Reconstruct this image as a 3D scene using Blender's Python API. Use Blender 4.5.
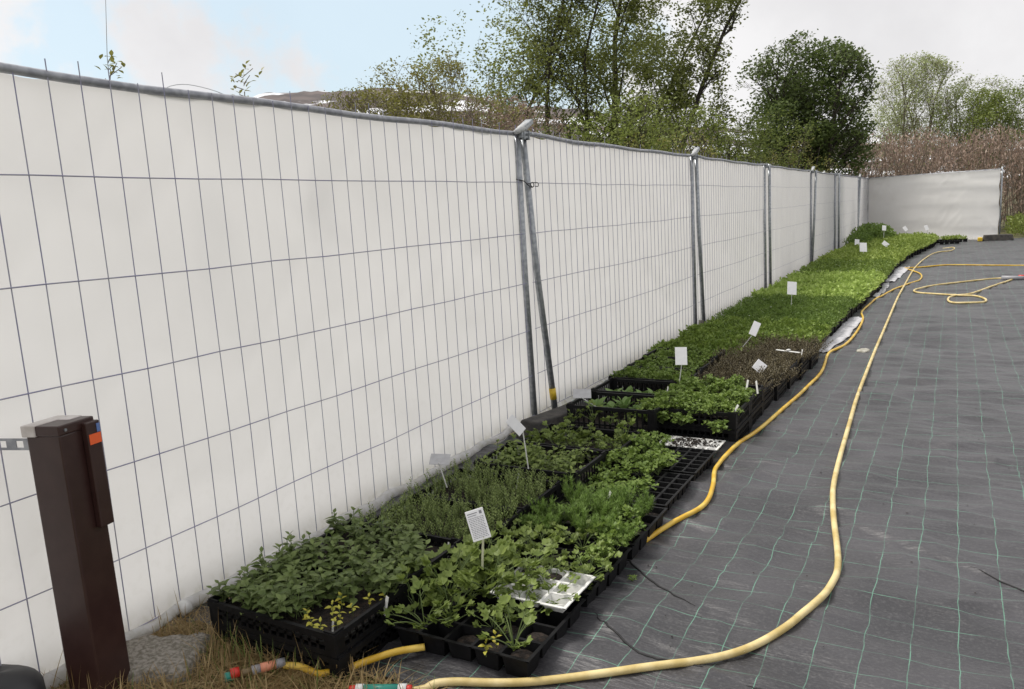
import bpy, math, random
import numpy as np
from mathutils import Vector, Matrix
random.seed(7); RNG = np.random.default_rng(11)
S = bpy.context.scene
for o in list(bpy.data.objects): bpy.data.objects.remove(o)
COL = S.collection
R = math.radians
# ------------------------------------------------------------------ camera, sky, sun, exposure
cam = bpy.data.cameras.new('camera'); co = bpy.data.objects.new('camera', cam); COL.objects.link(co)
cam.sensor_width = 36; cam.lens = 780/1024*36; cam.clip_start = .05; cam.clip_end = 9000
co.matrix_world = Matrix(((0.87160796,-0.03172057,0.48917622,0),(0.4869889,0.17012761,-0.85667871,0),
                          (-0.05604804,0.98491137,0.16373214,1.5),(0,0,0,1)))
S.camera = co
SUN_AZ, SUN_EL = R(-98), R(60)          # azimuth from +Y towards +X
sd = Vector((math.sin(SUN_AZ)*math.cos(SUN_EL), math.cos(SUN_AZ)*math.cos(SUN_EL), math.sin(SUN_EL)))
sl = bpy.data.lights.new('sun','SUN'); sl.energy = 2.6; sl.angle = R(16); sl.color = (1,.95,.88)
so = bpy.data.objects.new('sun', sl); COL.objects.link(so); so.rotation_euler = sd.to_track_quat('Z','Y').to_euler()
W = bpy.data.worlds.new('World'); S.world = W; W.use_nodes = True
nt = W.node_tree; nt.nodes.clear()
def N(t, kind, **kw):
    n = t.nodes.new(kind)
    for k, v in kw.items():
        if k == 'inp':
            for a, b in v.items(): n.inputs[a].default_value = b
        else: setattr(n, k, v)
    return n
def math_(t, op, a, b=None, clamp=False):
    n = N(t,'ShaderNodeMath', operation=op, use_clamp=clamp)
    for i, v in enumerate((a,b)):
        if v is None: continue
        if isinstance(v,(int,float)): n.inputs[i].default_value = v
        else: t.links.new(v, n.inputs[i])
    return n.outputs[0]
def mix_(t, fac, a, b, mode='MIX'):
    n = N(t,'ShaderNodeMix', data_type='RGBA', blend_type=mode)
    for i, v in ((0,fac),(6,a),(7,b)):
        if isinstance(v,(int,float)): n.inputs[i].default_value = v
        elif isinstance(v,tuple): n.inputs[i].default_value = v if len(v)==4 else (*v,1)
        else: t.links.new(v, n.inputs[i])
    return n.outputs[2]
def maprange(t, v, a, b, c=0., d=1., smooth=True):
    n = N(t,'ShaderNodeMapRange', interpolation_type='SMOOTHSTEP' if smooth else 'LINEAR')
    for i, x in ((1,a),(2,b),(3,c),(4,d)): n.inputs[i].default_value = x
    t.links.new(v, n.inputs[0]); return n.outputs[0]
sky = N(nt,'ShaderNodeTexSky', sky_type='NISHITA', sun_disc=False, sun_elevation=SUN_EL, sun_rotation=SUN_AZ, dust_density=2.0)
tc = N(nt,'ShaderNodeTexCoord')
nz = N(nt,'ShaderNodeTexNoise', inp={'Scale':3.2,'Detail':7,'Roughness':.55}); nt.links.new(tc.outputs['Generated'], nz.inputs['Vector'])
nz2 = N(nt,'ShaderNodeTexNoise', inp={'Scale':9.0,'Detail':5,'Roughness':.6}); nt.links.new(tc.outputs['Generated'], nz2.inputs['Vector'])
def dirdot(v):
    v = Vector(v).normalized()
    n = N(nt,'ShaderNodeVectorMath', operation='DOT_PRODUCT'); n.inputs[1].default_value = v
    nt.links.new(tc.outputs['Generated'], n.inputs[0]); return n.outputs['Value']
dA = dirdot((-.665,.70,.255)); dB = dirdot((-.56,.80,.21))
wob = math_(nt,'MULTIPLY', math_(nt,'SUBTRACT', nz.outputs[0], .5), .16)
wob2 = math_(nt,'MULTIPLY', math_(nt,'SUBTRACT', nz2.outputs[0], .5), .06)
wobs = math_(nt,'ADD', wob, wob2)
bA = maprange(nt, math_(nt,'ADD', dA, wobs), .976, .992)
bB = maprange(nt, math_(nt,'ADD', dB, wobs), .974, .990)
blue = math_(nt,'MULTIPLY', math_(nt,'MAXIMUM', bA, bB), .80)
CL = 5.2
cloud = mix_(nt, maprange(nt, nz.outputs[0], .35, .65), (CL*.93,CL*.92,CL*.935), (CL*1.10,CL*1.09,CL*1.10))
thin = mix_(nt, .72, sky.outputs[0], (CL*.84,CL*1.06,CL*1.16))
bg = N(nt,'ShaderNodeBackground', inp={'Strength':.12})
nt.links.new(mix_(nt, blue, cloud, thin), bg.inputs[0])
wo = N(nt,'ShaderNodeOutputWorld'); nt.links.new(bg.outputs[0], wo.inputs[0])
S.view_settings.view_transform = 'Standard'; S.view_settings.look = 'None'; S.view_settings.gamma = 1
S.view_settings.use_curve_mapping = False; S.view_settings.exposure = 0.45
S.cycles.max_bounces = 6; S.cycles.transparent_max_bounces = 8
# ------------------------------------------------------------------ helpers
FX = -2.634            # fence plane
def tag(o, label=None, cat=None, group=None, kind=None):
    if label: o['label'] = label
    if cat: o['category'] = cat
    if group: o['group'] = group
    if kind: o['kind'] = kind
    return o
def empty(name, loc, label, cat, group=None, rz=0):
    o = bpy.data.objects.new(name, None); COL.objects.link(o); o.location = loc; o.rotation_euler = (0,0,rz)
    o.empty_display_size = .05
    return tag(o, label, cat, group)
class MB:
    def __init__(s): s.v = []; s.f = []; s.n = 0
    def add(s, vs, fs):
        b = s.n; s.v.extend(vs); s.n += len(vs)
        s.f.extend([tuple(i+b for i in f) for f in fs])
    def box(s, x0,x1,y0,y1,z0,z1):
        s.add([(x0,y0,z0),(x1,y0,z0),(x1,y1,z0),(x0,y1,z0),(x0,y0,z1),(x1,y0,z1),(x1,y1,z1),(x0,y1,z1)],
              [(0,3,2,1),(4,5,6,7),(0,1,5,4),(1,2,6,5),(2,3,7,6),(3,0,4,7)])
    def tube(s, pts, r, sides=8, caps=True):
        pts = [Vector(p) for p in pts]; n = len(pts)
        rs = r if isinstance(r,(list,tuple)) else [r]*n
        T = [(pts[min(i+1,n-1)]-pts[max(i-1,0)]).normalized() for i in range(n)]
        a = Vector((0,0,1)) if abs(T[0].z) < .9 else Vector((1,0,0))
        u = T[0].cross(a).normalized(); vs = []
        for i in range(n):
            u = (u - T[i]*u.dot(T[i])).normalized(); w = T[i].cross(u)
            for k in range(sides):
                t = 2*math.pi*k/sides
                vs.append(tuple(pts[i]+(u*math.cos(t)+w*math.sin(t))*rs[i]))
        fs = []
        for i in range(n-1):
            for k in range(sides):
                k2 = (k+1)%sides
                fs.append((i*sides+k, i*sides+k2, (i+1)*sides+k2, (i+1)*sides+k))
        if caps: fs += [tuple(range(sides))[::-1], tuple((n-1)*sides+k for k in range(sides))]
        s.add(vs, fs)
    def build(s, name, mat, parent=None, smooth=False, loc=None):
        me = bpy.data.meshes.new(name); me.from_pydata(s.v, [], s.f); me.materials.append(mat)
        if smooth: me.shade_smooth()
        return link(name, me, parent, loc)
def link(name, me, parent=None, loc=None):
    o = bpy.data.objects.new(name, me); COL.objects.link(o)
    if parent: o.parent = parent
    if loc is not None: o.location = loc
    return o
def np_mesh(name, V, F, mat, smooth=False):
    V = np.asarray(V, dtype=np.float32); F = np.asarray(F, dtype=np.int32)
    me = bpy.data.meshes.new(name); k = F.shape[1]
    me.vertices.add(len(V)); me.vertices.foreach_set('co', V.ravel())
    me.loops.add(F.size); me.loops.foreach_set('vertex_index', F.ravel())
    me.polygons.add(len(F)); me.polygons.foreach_set('loop_start', np.arange(0,F.size,k,dtype=np.int32))
    me.polygons.foreach_set('loop_total', np.full(len(F),k,dtype=np.int32))
    me.update(calc_edges=True); me.validate()
    me.materials.append(mat)
    if smooth: me.shade_smooth()
    return me
def bevel(o, w=.004, seg=2):
    m = o.modifiers.new('bevel','BEVEL'); m.width = w; m.segments = seg; m.limit_method = 'ANGLE'; return o
def copy_tree(o, parent=None):
    c = o.copy(); COL.objects.link(c)
    if parent: c.parent = parent
    for ch in list(o.children): copy_tree(ch, c)
    return c
_h = np.random.default_rng(5).random((256,256))
def vnoise(x, y):
    xi = np.floor(x).astype(int); yi = np.floor(y).astype(int); fx = x-xi; fy = y-yi
    fx = fx*fx*(3-2*fx); fy = fy*fy*(3-2*fy)
    a = _h[xi%256, yi%256]; b = _h[(xi+1)%256, yi%256]; c = _h[xi%256, (yi+1)%256]; d = _h[(xi+1)%256, (yi+1)%256]
    return (a*(1-fx)+b*fx)*(1-fy)+(c*(1-fx)+d*fx)*fy-.5
def catmull(pts, per=8):
    P = [Vector(p) for p in pts]; P = [P[0]*2-P[1]]+P+[P[-1]*2-P[-2]]; out = []
    for i in range(1,len(P)-2):
        for k in range(per):
            t = k/per; a,b,c,d = P[i-1],P[i],P[i+1],P[i+2]
            out.append(.5*((2*b)+(c-a)*t+(2*a-5*b+4*c-d)*t*t+(3*b-a-3*c+d)*t**3))
    out.append(P[-2]); return out
# ------------------------------------------------------------------ materials
def mat(name, col, rough=.6, col2=None, nscale=20, metal=0, bump=0, bscale=60, spec=.5, transl=0, island=False, detail=4, transcol=None):
    m = bpy.data.materials.new(name); m.use_nodes = True; t = m.node_tree; p = t.nodes['Principled BSDF']
    p.inputs['Roughness'].default_value = rough; p.inputs['Metallic'].default_value = metal
    p.inputs['Specular IOR Level'].default_value = spec
    c = None
    tcn = N(t,'ShaderNodeTexCoord')
    if col2:
        n = N(t,'ShaderNodeTexNoise', inp={'Scale':nscale,'Detail':detail}); t.links.new(tcn.outputs['Object'], n.inputs['Vector'])
        f = maprange(t, n.outputs[0], .35, .65)
        if island:
            g = N(t,'ShaderNodeNewGeometry'); oi = N(t,'ShaderNodeObjectInfo')
            bd = name.startswith('bed'); a = math_(t,'MULTIPLY', g.outputs['Random Per Island'], .5 if bd else .55)
            b = math_(t,'MULTIPLY', oi.outputs['Random'], 0 if bd else .25)
            f = math_(t,'ADD', math_(t,'ADD', a, b), math_(t,'MULTIPLY', f, .5 if bd else .2))
        c = mix_(t, f, (*col,1), (*col2,1)); t.links.new(c, p.inputs['Base Color'])
    else: p.inputs['Base Color'].default_value = (*col,1)
    if bump:
        n = N(t,'ShaderNodeTexNoise', inp={'Scale':bscale,'Detail':5}); t.links.new(tcn.outputs['Object'], n.inputs['Vector'])
        bn = N(t,'ShaderNodeBump', inp={'Strength':bump,'Distance':.01}); t.links.new(n.outputs[0], bn.inputs['Height'])
        t.links.new(bn.outputs[0], p.inputs['Normal'])
    if transl:
        tr = N(t,'ShaderNodeBsdfTranslucent'); ms = N(t,'ShaderNodeMixShader', inp={0:transl})
        if c is not None: t.links.new(c, tr.inputs[0])
        else: tr.inputs[0].default_value = (*col,1)
        t.links.new(p.outputs[0], ms.inputs[1]); t.links.new(tr.outputs[0], ms.inputs[2])
        t.links.new(ms.outputs[0], t.nodes['Material Output'].inputs[0])
    return m
def leafmat(name, a, b, rough=.5, transl=.28, spec=.35): return mat(name, a, rough, col2=b, nscale=(7 if name.startswith('bed') else 30), transl=transl, island=True, spec=spec)
M = {}
M['galv'] = mat('galvanised', (.27,.29,.31), .42, (.40,.42,.44), 35, metal=.65, bump=.05)
M['rail'] = mat('galvanised_rail', (.27,.28,.31), .5, (.40,.41,.44), 25, metal=.3, bump=.05)
M['wire'] = mat('wire', (.24,.24,.37), .5, (.33,.33,.40), 8, metal=.1)
M['yellowtape'] = mat('yellow_tape', (.72,.50,.03), .5, (.6,.4,.03), 60)
M['black'] = mat('black_plastic', (.0045,.0045,.005), .55, (.008,.008,.009), 25, bump=.08, spec=.22)
M['rubber'] = mat('rubber_foot', (.035,.033,.032), .85, (.075,.068,.06), 14, bump=.4, bscale=70)
M['soil'] = mat('soil', (.006,.004,.003), .95, (.028,.018,.012), 60, bump=.8, bscale=90)
M['concrete'] = mat('mossy_concrete', (.15,.135,.105), .95, (.30,.275,.24), 75, bump=.9, bscale=70, detail=9)
M['brown'] = mat('brown_enamel', (.034,.014,.012), .36, (.042,.019,.016), 14, bump=.03, spec=.5)
M['capw'] = mat('cap_metal', (.50,.46,.43), .35, (.62,.58,.56), 18)
M['orange'] = mat('orange_sticker', (.85,.13,.03), .5)
M['bluew'] = mat('blue_sticker', (.12,.20,.45), .5)
M['white'] = mat('white_plastic', (.72,.72,.70), .45, (.62,.62,.60), 30)
M['card'] = mat('white_card', (.85,.85,.86), .35, (.80,.80,.82), 25)
M['greycard'] = mat('grey_card', (.42,.42,.43), .5, (.36,.36,.37), 25)
M['ink'] = mat('grey_ink', (.22,.22,.24), .7)
M['cream'] = mat('label_stake', (.62,.62,.45), .5)
M['hose'] = mat('pale_yellow_hose', (.50,.38,.14), .5, (.72,.59,.30), 9, bump=.12, detail=8)
M['hose2'] = mat('bright_yellow_hose', (.60,.36,.02), .42, (.74,.52,.10), 8, bump=.1, detail=8)
M['redp'] = mat('red_plastic', (.55,.03,.02), .4); M['teal'] = mat('teal_plastic', (.02,.22,.17), .4)
M['brass'] = mat('dirty_brass', (.16,.11,.05), .5, (.24,.18,.09), 50); M['greyp'] = mat('grey_plastic', (.30,.30,.32), .45)
M['salmon'] = mat('salmon_plastic', (.75,.30,.18), .45)
M['darkgrey'] = mat('dark_grey_rubber', (.03,.03,.032), .55)
M['stem'] = leafmat('green_stem', (.11,.16,.05), (.20,.26,.09))
M['woody'] = leafmat('brown_stem', (.07,.05,.03), (.14,.11,.06))
M['mint'] = leafmat('mint_leaf', (.095,.14,.04), (.22,.28,.09))
M['yellowleaf'] = leafmat('yellowed_leaf', (.40,.34,.03), (.55,.55,.10))
M['celery'] = leafmat('celery_leaf', (.11,.16,.03), (.25,.32,.08))
M['parsley'] = leafmat('parsley_leaf', (.10,.165,.03), (.24,.33,.07))
M['dill'] = leafmat('dill_leaf', (.11,.19,.03), (.20,.31,.06))
M['thyme'] = leafmat('thyme_leaf', (.14,.19,.05), (.30,.37,.12))
M['brownth'] = leafmat('brown_thyme_leaf', (.060,.048,.025), (.17,.145,.075), transl=.15)
M['lettuce'] = leafmat('lettuce_leaf', (.14,.24,.06), (.26,.38,.13))
M['bed_a'] = leafmat('bed_mid_green', (.12,.19,.03), (.25,.34,.07))
M['bed_b'] = leafmat('bed_dark_green', (.105,.175,.03), (.20,.29,.065))
M['bed_c'] = leafmat('bed_bright_green', (.27,.39,.07), (.46,.58,.17))
M['bed_d'] = leafmat('bed_flecked_green', (.12,.19,.03), (.25,.34,.075))
M['bed_e'] = leafmat('bed_yellow_green', (.18,.26,.04), (.37,.46,.11))
M['fleck'] = mat('pale_flower', (.75,.78,.65), .6)
M['grass'] = leafmat('grass_blade', (.10,.17,.03), (.22,.28,.08))
M['straw'] = leafmat('straw_blade', (.22,.14,.05), (.50,.38,.19))
M['twig'] = mat('bark_dark', (.022,.018,.015), .9, (.055,.045,.036), 14)
M['twigp'] = mat('bark_pale', (.13,.11,.085), .9, (.20,.17,.13), 14)
M['birch'] = leafmat('big_tree_leaf', (.12,.14,.035), (.29,.33,.10), transl=.55)
M['dark'] = leafmat('round_tree_leaf', (.065,.10,.028), (.17,.22,.065), transl=.4)
M['willow'] = leafmat('willow_leaf', (.26,.33,.13), (.46,.50,.26), transl=.35)
M['shrubg'] = leafmat('shrub_leaf', (.11,.155,.03), (.27,.32,.08), transl=.35)
M['shrubo'] = leafmat('olive_shrub_leaf', (.14,.14,.035), (.33,.32,.09), transl=.35)
M['reed'] = leafmat('dry_brush', (.21,.145,.115), (.50,.38,.30), transl=.2)
def sheet_mat():
    m = bpy.data.materials.new('white_fabric'); m.use_nodes = True; t = m.node_tree; p = t.nodes['Principled BSDF']
    tcn = N(t,'ShaderNodeTexCoord'); g = N(t,'ShaderNodeNewGeometry')
    n = N(t,'ShaderNodeTexNoise', inp={'Scale':2.2,'Detail':6,'Roughness':.6}); t.links.new(g.outputs['Position'], n.inputs['Vector'])
    n2 = N(t,'ShaderNodeTexNoise', inp={'Scale':26,'Detail':6}); t.links.new(g.outputs['Position'], n2.inputs['Vector'])
    c = mix_(t, maprange(t, n.outputs[0], .35, .7), (.862,.857,.858,1), (.838,.832,.832,1))
    sp = N(t,'ShaderNodeSeparateXYZ'); t.links.new(g.outputs['Position'], sp.inputs[0])
    low = math_(t,'MULTIPLY', maprange(t, sp.outputs[2], .9, .0), maprange(t, n2.outputs[0], .48, .72))
    c = mix_(t, math_(t,'MULTIPLY', low, .10), c, (.52,.50,.45,1))
    hem = math_(t,'MULTIPLY', maprange(t, sp.outputs[2], .11, .02), maprange(t, n2.outputs[0], .38, .62))
    c = mix_(t, math_(t,'MULTIPLY', hem, .5), c, (.46,.44,.32,1))
    t.links.new(c, p.inputs['Base Color']); p.inputs['Roughness'].default_value = .75
    w = N(t,'ShaderNodeTexNoise', noise_type='RIDGED_MULTIFRACTAL', inp={'Scale':3.4,'Detail':5,'Roughness':.55}); t.links.new(g.outputs['Position'], w.inputs['Vector'])
    bn = N(t,'ShaderNodeBump', inp={'Strength':.30,'Distance':.010}); t.links.new(w.outputs[0], bn.inputs['Height']); t.links.new(bn.outputs[0], p.inputs['Normal'])
    tr = N(t,'ShaderNodeBsdfTranslucent'); t.links.new(c, tr.inputs[0]); ms = N(t,'ShaderNodeMixShader', inp={0:.5})
    t.links.new(p.outputs[0], ms.inputs[1]); t.links.new(tr.outputs[0], ms.inputs[2]); t.links.new(ms.outputs[0], t.nodes['Material Output'].inputs[0])
    return m
M['sheet'] = sheet_mat(); M['fleecegrey'] = mat('grey_wrap',(.40,.41,.42),.6,(.55,.56,.56),30,bump=.3)
def weed_mat():
    m = bpy.data.materials.new('weed_fabric'); m.use_nodes = True; t = m.node_tree; p = t.nodes['Principled BSDF']
    g = N(t,'ShaderNodeNewGeometry')
    n = N(t,'ShaderNodeTexNoise', inp={'Scale':1.9,'Detail':6}); t.links.new(g.outputs['Position'], n.inputs['Vector'])
    nw = N(t,'ShaderNodeTexNoise', inp={'Scale':4.5,'Detail':2}); t.links.new(g.outputs['Position'], nw.inputs['Vector'])
    nd = N(t,'ShaderNodeTexNoise', inp={'Scale':90,'Detail':3}); t.links.new(g.outputs['Position'], nd.inputs['Vector'])
    nf = N(t,'ShaderNodeTexNoise', inp={'Scale':6,'Detail':3}); t.links.new(g.outputs['Position'], nf.inputs['Vector'])
    base = mix_(t, maprange(t, n.outputs[0], .3, .7), (.008,.0075,.011,1), (.036,.034,.040,1))  # dark mottling in the base colour, standing in for wrinkle shading
    base = mix_(t, maprange(t, nd.outputs[0], .45, .8, 0, .35), base, (.12,.12,.12,1))
    sp = N(t,'ShaderNodeSeparateXYZ'); t.links.new(g.outputs['Position'], sp.inputs[0])
    sw = N(t,'ShaderNodeSeparateColor'); t.links.new(nw.outputs['Color'], sw.inputs[0])
    def lines(axis, ch, off):
        a = math_(t,'ADD', sp.outputs[axis], math_(t,'MULTIPLY', math_(t,'SUBTRACT', sw.outputs[ch], .5), .028))
        a = math_(t,'DIVIDE', math_(t,'ADD', a, off), .14)
        a = math_(t,'ABSOLUTE', math_(t,'SUBTRACT', math_(t,'FRACT', math_(t,'ADD', a, 100.5)), .5))
        return maprange(t, a, .013, .007)
    l = math_(t,'MAXIMUM', lines(0,0,.081), math_(t,'MULTIPLY', lines(1,1,-3.024), .8))
    l = math_(t,'MULTIPLY', l, maprange(t, nf.outputs[0], .35, .62, .22, .8))
    c = mix_(t, l, base, (.12,.32,.22,1)); t.links.new(c, p.inputs['Base Color'])
    p.inputs['Roughness'].default_value = .5; p.inputs['Specular IOR Level'].default_value = .8; p.inputs['Sheen Weight'].default_value = .13; p.inputs['Sheen Roughness'].default_value = .45
    # fine weave and small creases
    vm = N(t,'ShaderNodeVectorMath', operation='MULTIPLY'); vm.inputs[1].default_value = (3,14,1); t.links.new(g.outputs['Position'], vm.inputs[0])
    cr = N(t,'ShaderNodeTexNoise', inp={'Scale':1.6,'Detail':6,'Roughness':.6}); t.links.new(vm.outputs[0], cr.inputs['Vector'])
    b1 = N(t,'ShaderNodeBump', inp={'Strength':.6,'Distance':.02}); t.links.new(cr.outputs[0], b1.inputs['Height'])
    b2 = N(t,'ShaderNodeBump', inp={'Strength':.25,'Distance':.003}); t.links.new(nd.outputs[0], b2.inputs['Height']); t.links.new(b1.outputs[0], b2.inputs['Normal'])
    t.links.new(b2.outputs[0], p.inputs['Normal']); return m
M['weed'] = weed_mat()
# ------------------------------------------------------------------ setting: ground, fabric, hills
def ground_mat():
    m = mat('rough_grass_ground', (.05,.06,.02), .95, (.13,.11,.05), 2.5, bump=.5, bscale=8); return m
gm = MB(); gm.add([(-3000,-3000,-.03),(3000,-3000,-.03),(3000,3000,-.03),(-3000,3000,-.03)],[(0,1,2,3)])
tag(gm.build('ground', ground_mat()), kind='structure')
FOLDS = [([(-1.16,2.937),(-.972,2.773),(-.775,2.646)], .007,.010),
         ([(-1.05,2.40),(-.885,2.307),(-.745,2.30),(-.60,2.285),(-.37,2.33)], .008,.012),
         ([(.0,6.545),(.063,5.514),(.031,5.06)], .012,.03), ([(.03,5.05),(.277,5.248),(.408,5.443)], .012,.03),
         ([(-.225,3.647),(-.142,3.427)], .006,.010), ([(-1.2,2.2),(-.98,2.45),(-.9,2.62)], .010,.03), ([(-.7,2.62),(-.66,2.45),(-.58,2.36)], .006,.015)]
SEAM = [(-.60,3.93),(-.445,3.745),(-.245,3.639),(-.082,3.514),(.065,3.441),(.273,3.299),(.8,3.0),(3,2.2)]
def segdist(x, y, pl):
    d = np.full(np.shape(x), 9.)
    for (ax,ay),(bx,by) in zip(pl[:-1],pl[1:]):
        t = np.clip(((x-ax)*(bx-ax)+(y-ay)*(by-ay))/((bx-ax)**2+(by-ay)**2),0,1)
        d = np.minimum(d, np.hypot(x-ax-t*(bx-ax), y-ay-t*(by-ay)))
    return d
def gh(x, y):
    x = np.asarray(x,float); y = np.asarray(y,float)
    z = .014*vnoise(x*1.1+3,y*.9+7)+.032*vnoise(x*1.5,y*3.2+20)+.022*vnoise(x*1.4+y*.6,y*8.0-x*1.5+3)+.007*vnoise(x*4+y*2,y*15+x*3)
    rr = 1-np.abs(vnoise(x*1.7+y*.5+40, y*4.1-x*1.3+9))*2
    z += .016*np.clip(rr-.45,0,1)*2
    rr = 1-np.abs(vnoise(x*3.7-y*.9+80, y*7.1+x*2+19))*2
    z += .008*np.clip(rr-.45,0,1)*2
    for pl,a,w in FOLDS: d_=segdist(x,y,pl); z += a*.9*np.exp(-(d_/(w*2.2))**2)*(1 if w<.02 else .8)
    sx = np.array([p[0] for p in SEAM]); sy = np.array([p[1] for p in SEAM])
    dy = y-np.interp(x, sx, sy)
    on = np.clip((x+.62)/.25,0,1)
    z += on*(.016*(1/(1+np.exp(-dy/.012)))*np.exp(-np.clip(dy,0,9)/.16)+.010*np.exp(-((dy+.16)/.07)**2))
    return z
xs = np.concatenate([np.arange(-2.62,-1.3,.05), np.arange(-1.3,.6,.0085), np.geomspace(.62,9,60)])
ys = [-1.]
while ys[-1] < 27.3:
    y = ys[-1]; ys.append(y+(.15 if y<1.4 else (.03 if y<1.95 else (.0085 if y<5.6 else .0085+(y-5.6)*.008))))
ys = np.array(ys)
Xg,Yg = np.meshgrid(xs,ys); Zg = gh(Xg,Yg)
V = np.stack([Xg,Yg,Zg],-1).reshape(-1,3); nx = len(xs); ny = len(ys)
ii = (np.arange(ny-1)[:,None]*nx+np.arange(nx-1)[None,:]); 
cx = (Xg[:-1,:-1]+.02); cy = Yg[:-1,:-1]
keep = ~((cx < -1.40+.10*vnoise(cy*4,cy*0+2)) & (cy < 1.80+.18*vnoise(cx*5,cx*0+5)))
keep &= cy < 27.1+.5*vnoise(cx*1.3,cx*0+4)
ii = ii[keep].ravel()
F = np.stack([ii,ii+1,ii+1+nx,ii+nx],-1)
tag(link('weed_fabric_ground', np_mesh('weed_fabric_ground', V, F, M['weed'], True)), kind='structure')
# thin black tubes added as shadow lines along the cloth's creases
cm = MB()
def crease_shadow(pl, r_):
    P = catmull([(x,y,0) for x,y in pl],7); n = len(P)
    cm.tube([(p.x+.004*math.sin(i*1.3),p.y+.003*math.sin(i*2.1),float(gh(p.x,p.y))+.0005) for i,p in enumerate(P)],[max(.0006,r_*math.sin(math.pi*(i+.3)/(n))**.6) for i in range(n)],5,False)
crease_shadow([(-1.22,3.0),(-1.16,2.937),(-.972,2.773),(-.80,2.66)],.0045); crease_shadow([(-1.12,2.47),(-1.05,2.40),(-.885,2.307),(-.745,2.30),(-.66,2.29)],.0045)
crease_shadow([(-.52,2.26),(-.44,2.25),(-.37,2.24),(-.25,2.22)],.006); 
crease_shadow([(.10,3.42),(.25,3.31),(.5,3.16),(.8,2.98)],.0045) 
tag(cm.build('crease_shadow_tubes', mat('crease_shadow_black',(.006,.006,.007),.7), None, True), kind='structure')
# hills with snow patches
def hill_mat():
    m = bpy.data.materials.new('snowy_hill'); m.use_nodes = True; t = m.node_tree; p = t.nodes['Principled BSDF']; p.inputs['Roughness'].default_value = .9
    g = N(t,'ShaderNodeNewGeometry'); vm = N(t,'ShaderNodeVectorMath', operation='MULTIPLY'); vm.inputs[1].default_value = (.006,.006,.035)
    t.links.new(g.outputs['Position'], vm.inputs[0])
    n = N(t,'ShaderNodeTexNoise', inp={'Scale':1,'Detail':5,'Roughness':.55}); t.links.new(vm.outputs[0], n.inputs['Vector'])
    n2 = N(t,'ShaderNodeTexNoise', inp={'Scale':.02,'Detail':8}); t.links.new(g.outputs['Position'], n2.inputs['Vector'])
    c = mix_(t, maprange(t, n2.outputs[0], .35,.65), (.065,.055,.055,1), (.13,.105,.10,1))
    c = mix_(t, maprange(t, n.outputs[0], .54,.58), c, (.80,.82,.86,1)); t.links.new(c, p.inputs['Base Color']); return m
hx = np.linspace(-2600,700,150); hr = np.linspace(0,1,26); V=[];F=[]
for j,r_ in enumerate(hr):
    for i,x in enumerate(hx):
        ang = math.atan2(x, 1500)
        d = 900+r_*700
        dirx, diry = math.sin(ang*1.0), math.cos(ang*1.0)
        a = math.degrees(ang)
        top = np.interp(a, [-60,-50,-43,-38,-32,-26,-20,-10,0,15], [232,240,258,262,245,212,172,125,80,50])
        n_ = float(vnoise(np.array(a*.35+50), np.array(r_*3)))
        z = top*(r_**.8)*(1+.07*n_)+6*float(vnoise(np.array(a*2.), np.array(r_*8)))*r_ - 5
        V.append((dirx*d, diry*d, z))
for j in range(len(hr)-1):
    for i in range(len(hx)-1):
        a = j*len(hx)+i; F.append((a,a+1,a+1+len(hx),a+len(hx)))
tag(link('hill', np_mesh('hill', V, F, hill_mat(), True)), kind='structure')
# ------------------------------------------------------------------ fence
JY = [.78, 4.88, 9.01, 12.97, 17.6, 21.4, 26.95, 30.3]
ORD = ['first','second','third','fourth','fifth','sixth','seventh','eighth','ninth','tenth','eleventh','twelfth','thirteenth','fourteenth','fifteenth','sixteenth','seventeenth','eighteenth','nineteenth','twentieth','twenty first','twenty second','twenty third','twenty fourth']
WZ = [.06,.351,.683,1.019,1.365,1.718]
def sheet_mesh(L, seed, nu, nv=44, top=2.035, amp=.012, hem=.05):
    """hanging sheet along local +y, length L, bulging in x"""
    u = np.linspace(0,L,nu); v = np.linspace(0,1,nv); U,Vv = np.meshgrid(u,v)
    z = .02+(top-.02)*Vv
    x = amp*1.3*vnoise(U*1.1+seed*17,z*1.3+seed)+amp*.8*vnoise(U*2.6+z*1.4+seed*9,z*1.9+4)
    rr = 1-np.abs(vnoise(U*1.5+z*1.8+seed*5, z*.8-U*.5+seed*3))*2
    x += amp*1.1*np.clip(rr-.5,0,1)
    rr = 1-np.abs(vnoise(U*3.1-z*2.6+seed*3, z*2.2+U*1.1+seed))*2
    x += amp*1.0*np.clip(rr-.6,0,1)
    # little pleats hanging off the ties under the rail
    x += .006*np.sin(U*2*np.pi/.33+seed)*np.exp(-(2.03-z)/.12)
    # gathered roll at the foot
    x += (.05+.03*vnoise(U*3+seed,U*0+1))*np.exp(-(z/.07)**2)
    x = np.minimum(x, .012+.2*np.exp(-(z/.07)**2))
    zz = z+.006*np.sin(U*2*np.pi/.33+seed*2)*(Vv>.97)
    V = np.stack([x-.022,U,zz],-1).reshape(-1,3)
    a = (np.arange(nv-1)[:,None]*nu+np.arange(nu-1)[None,:]).ravel()
    return V, np.stack([a,a+1,a+1+nu,a+nu],-1)
panel_desc = ['nearest long fence panel with white sheet behind its wire mesh, behind the brown post',
 'second white sheeted fence panel, right of the yellow taped post foot',
 'third white sheeted fence panel, between the joint with rope and a plain post pair',
 'fourth white sheeted fence panel counted from the camera along the beds',
 'fifth white sheeted fence panel from the camera, before the closely paired posts',
 'sixth narrow looking white sheeted fence panel far along the beds',
 'last white sheeted panel of the long fence, meeting the cross panel corner']
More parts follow.
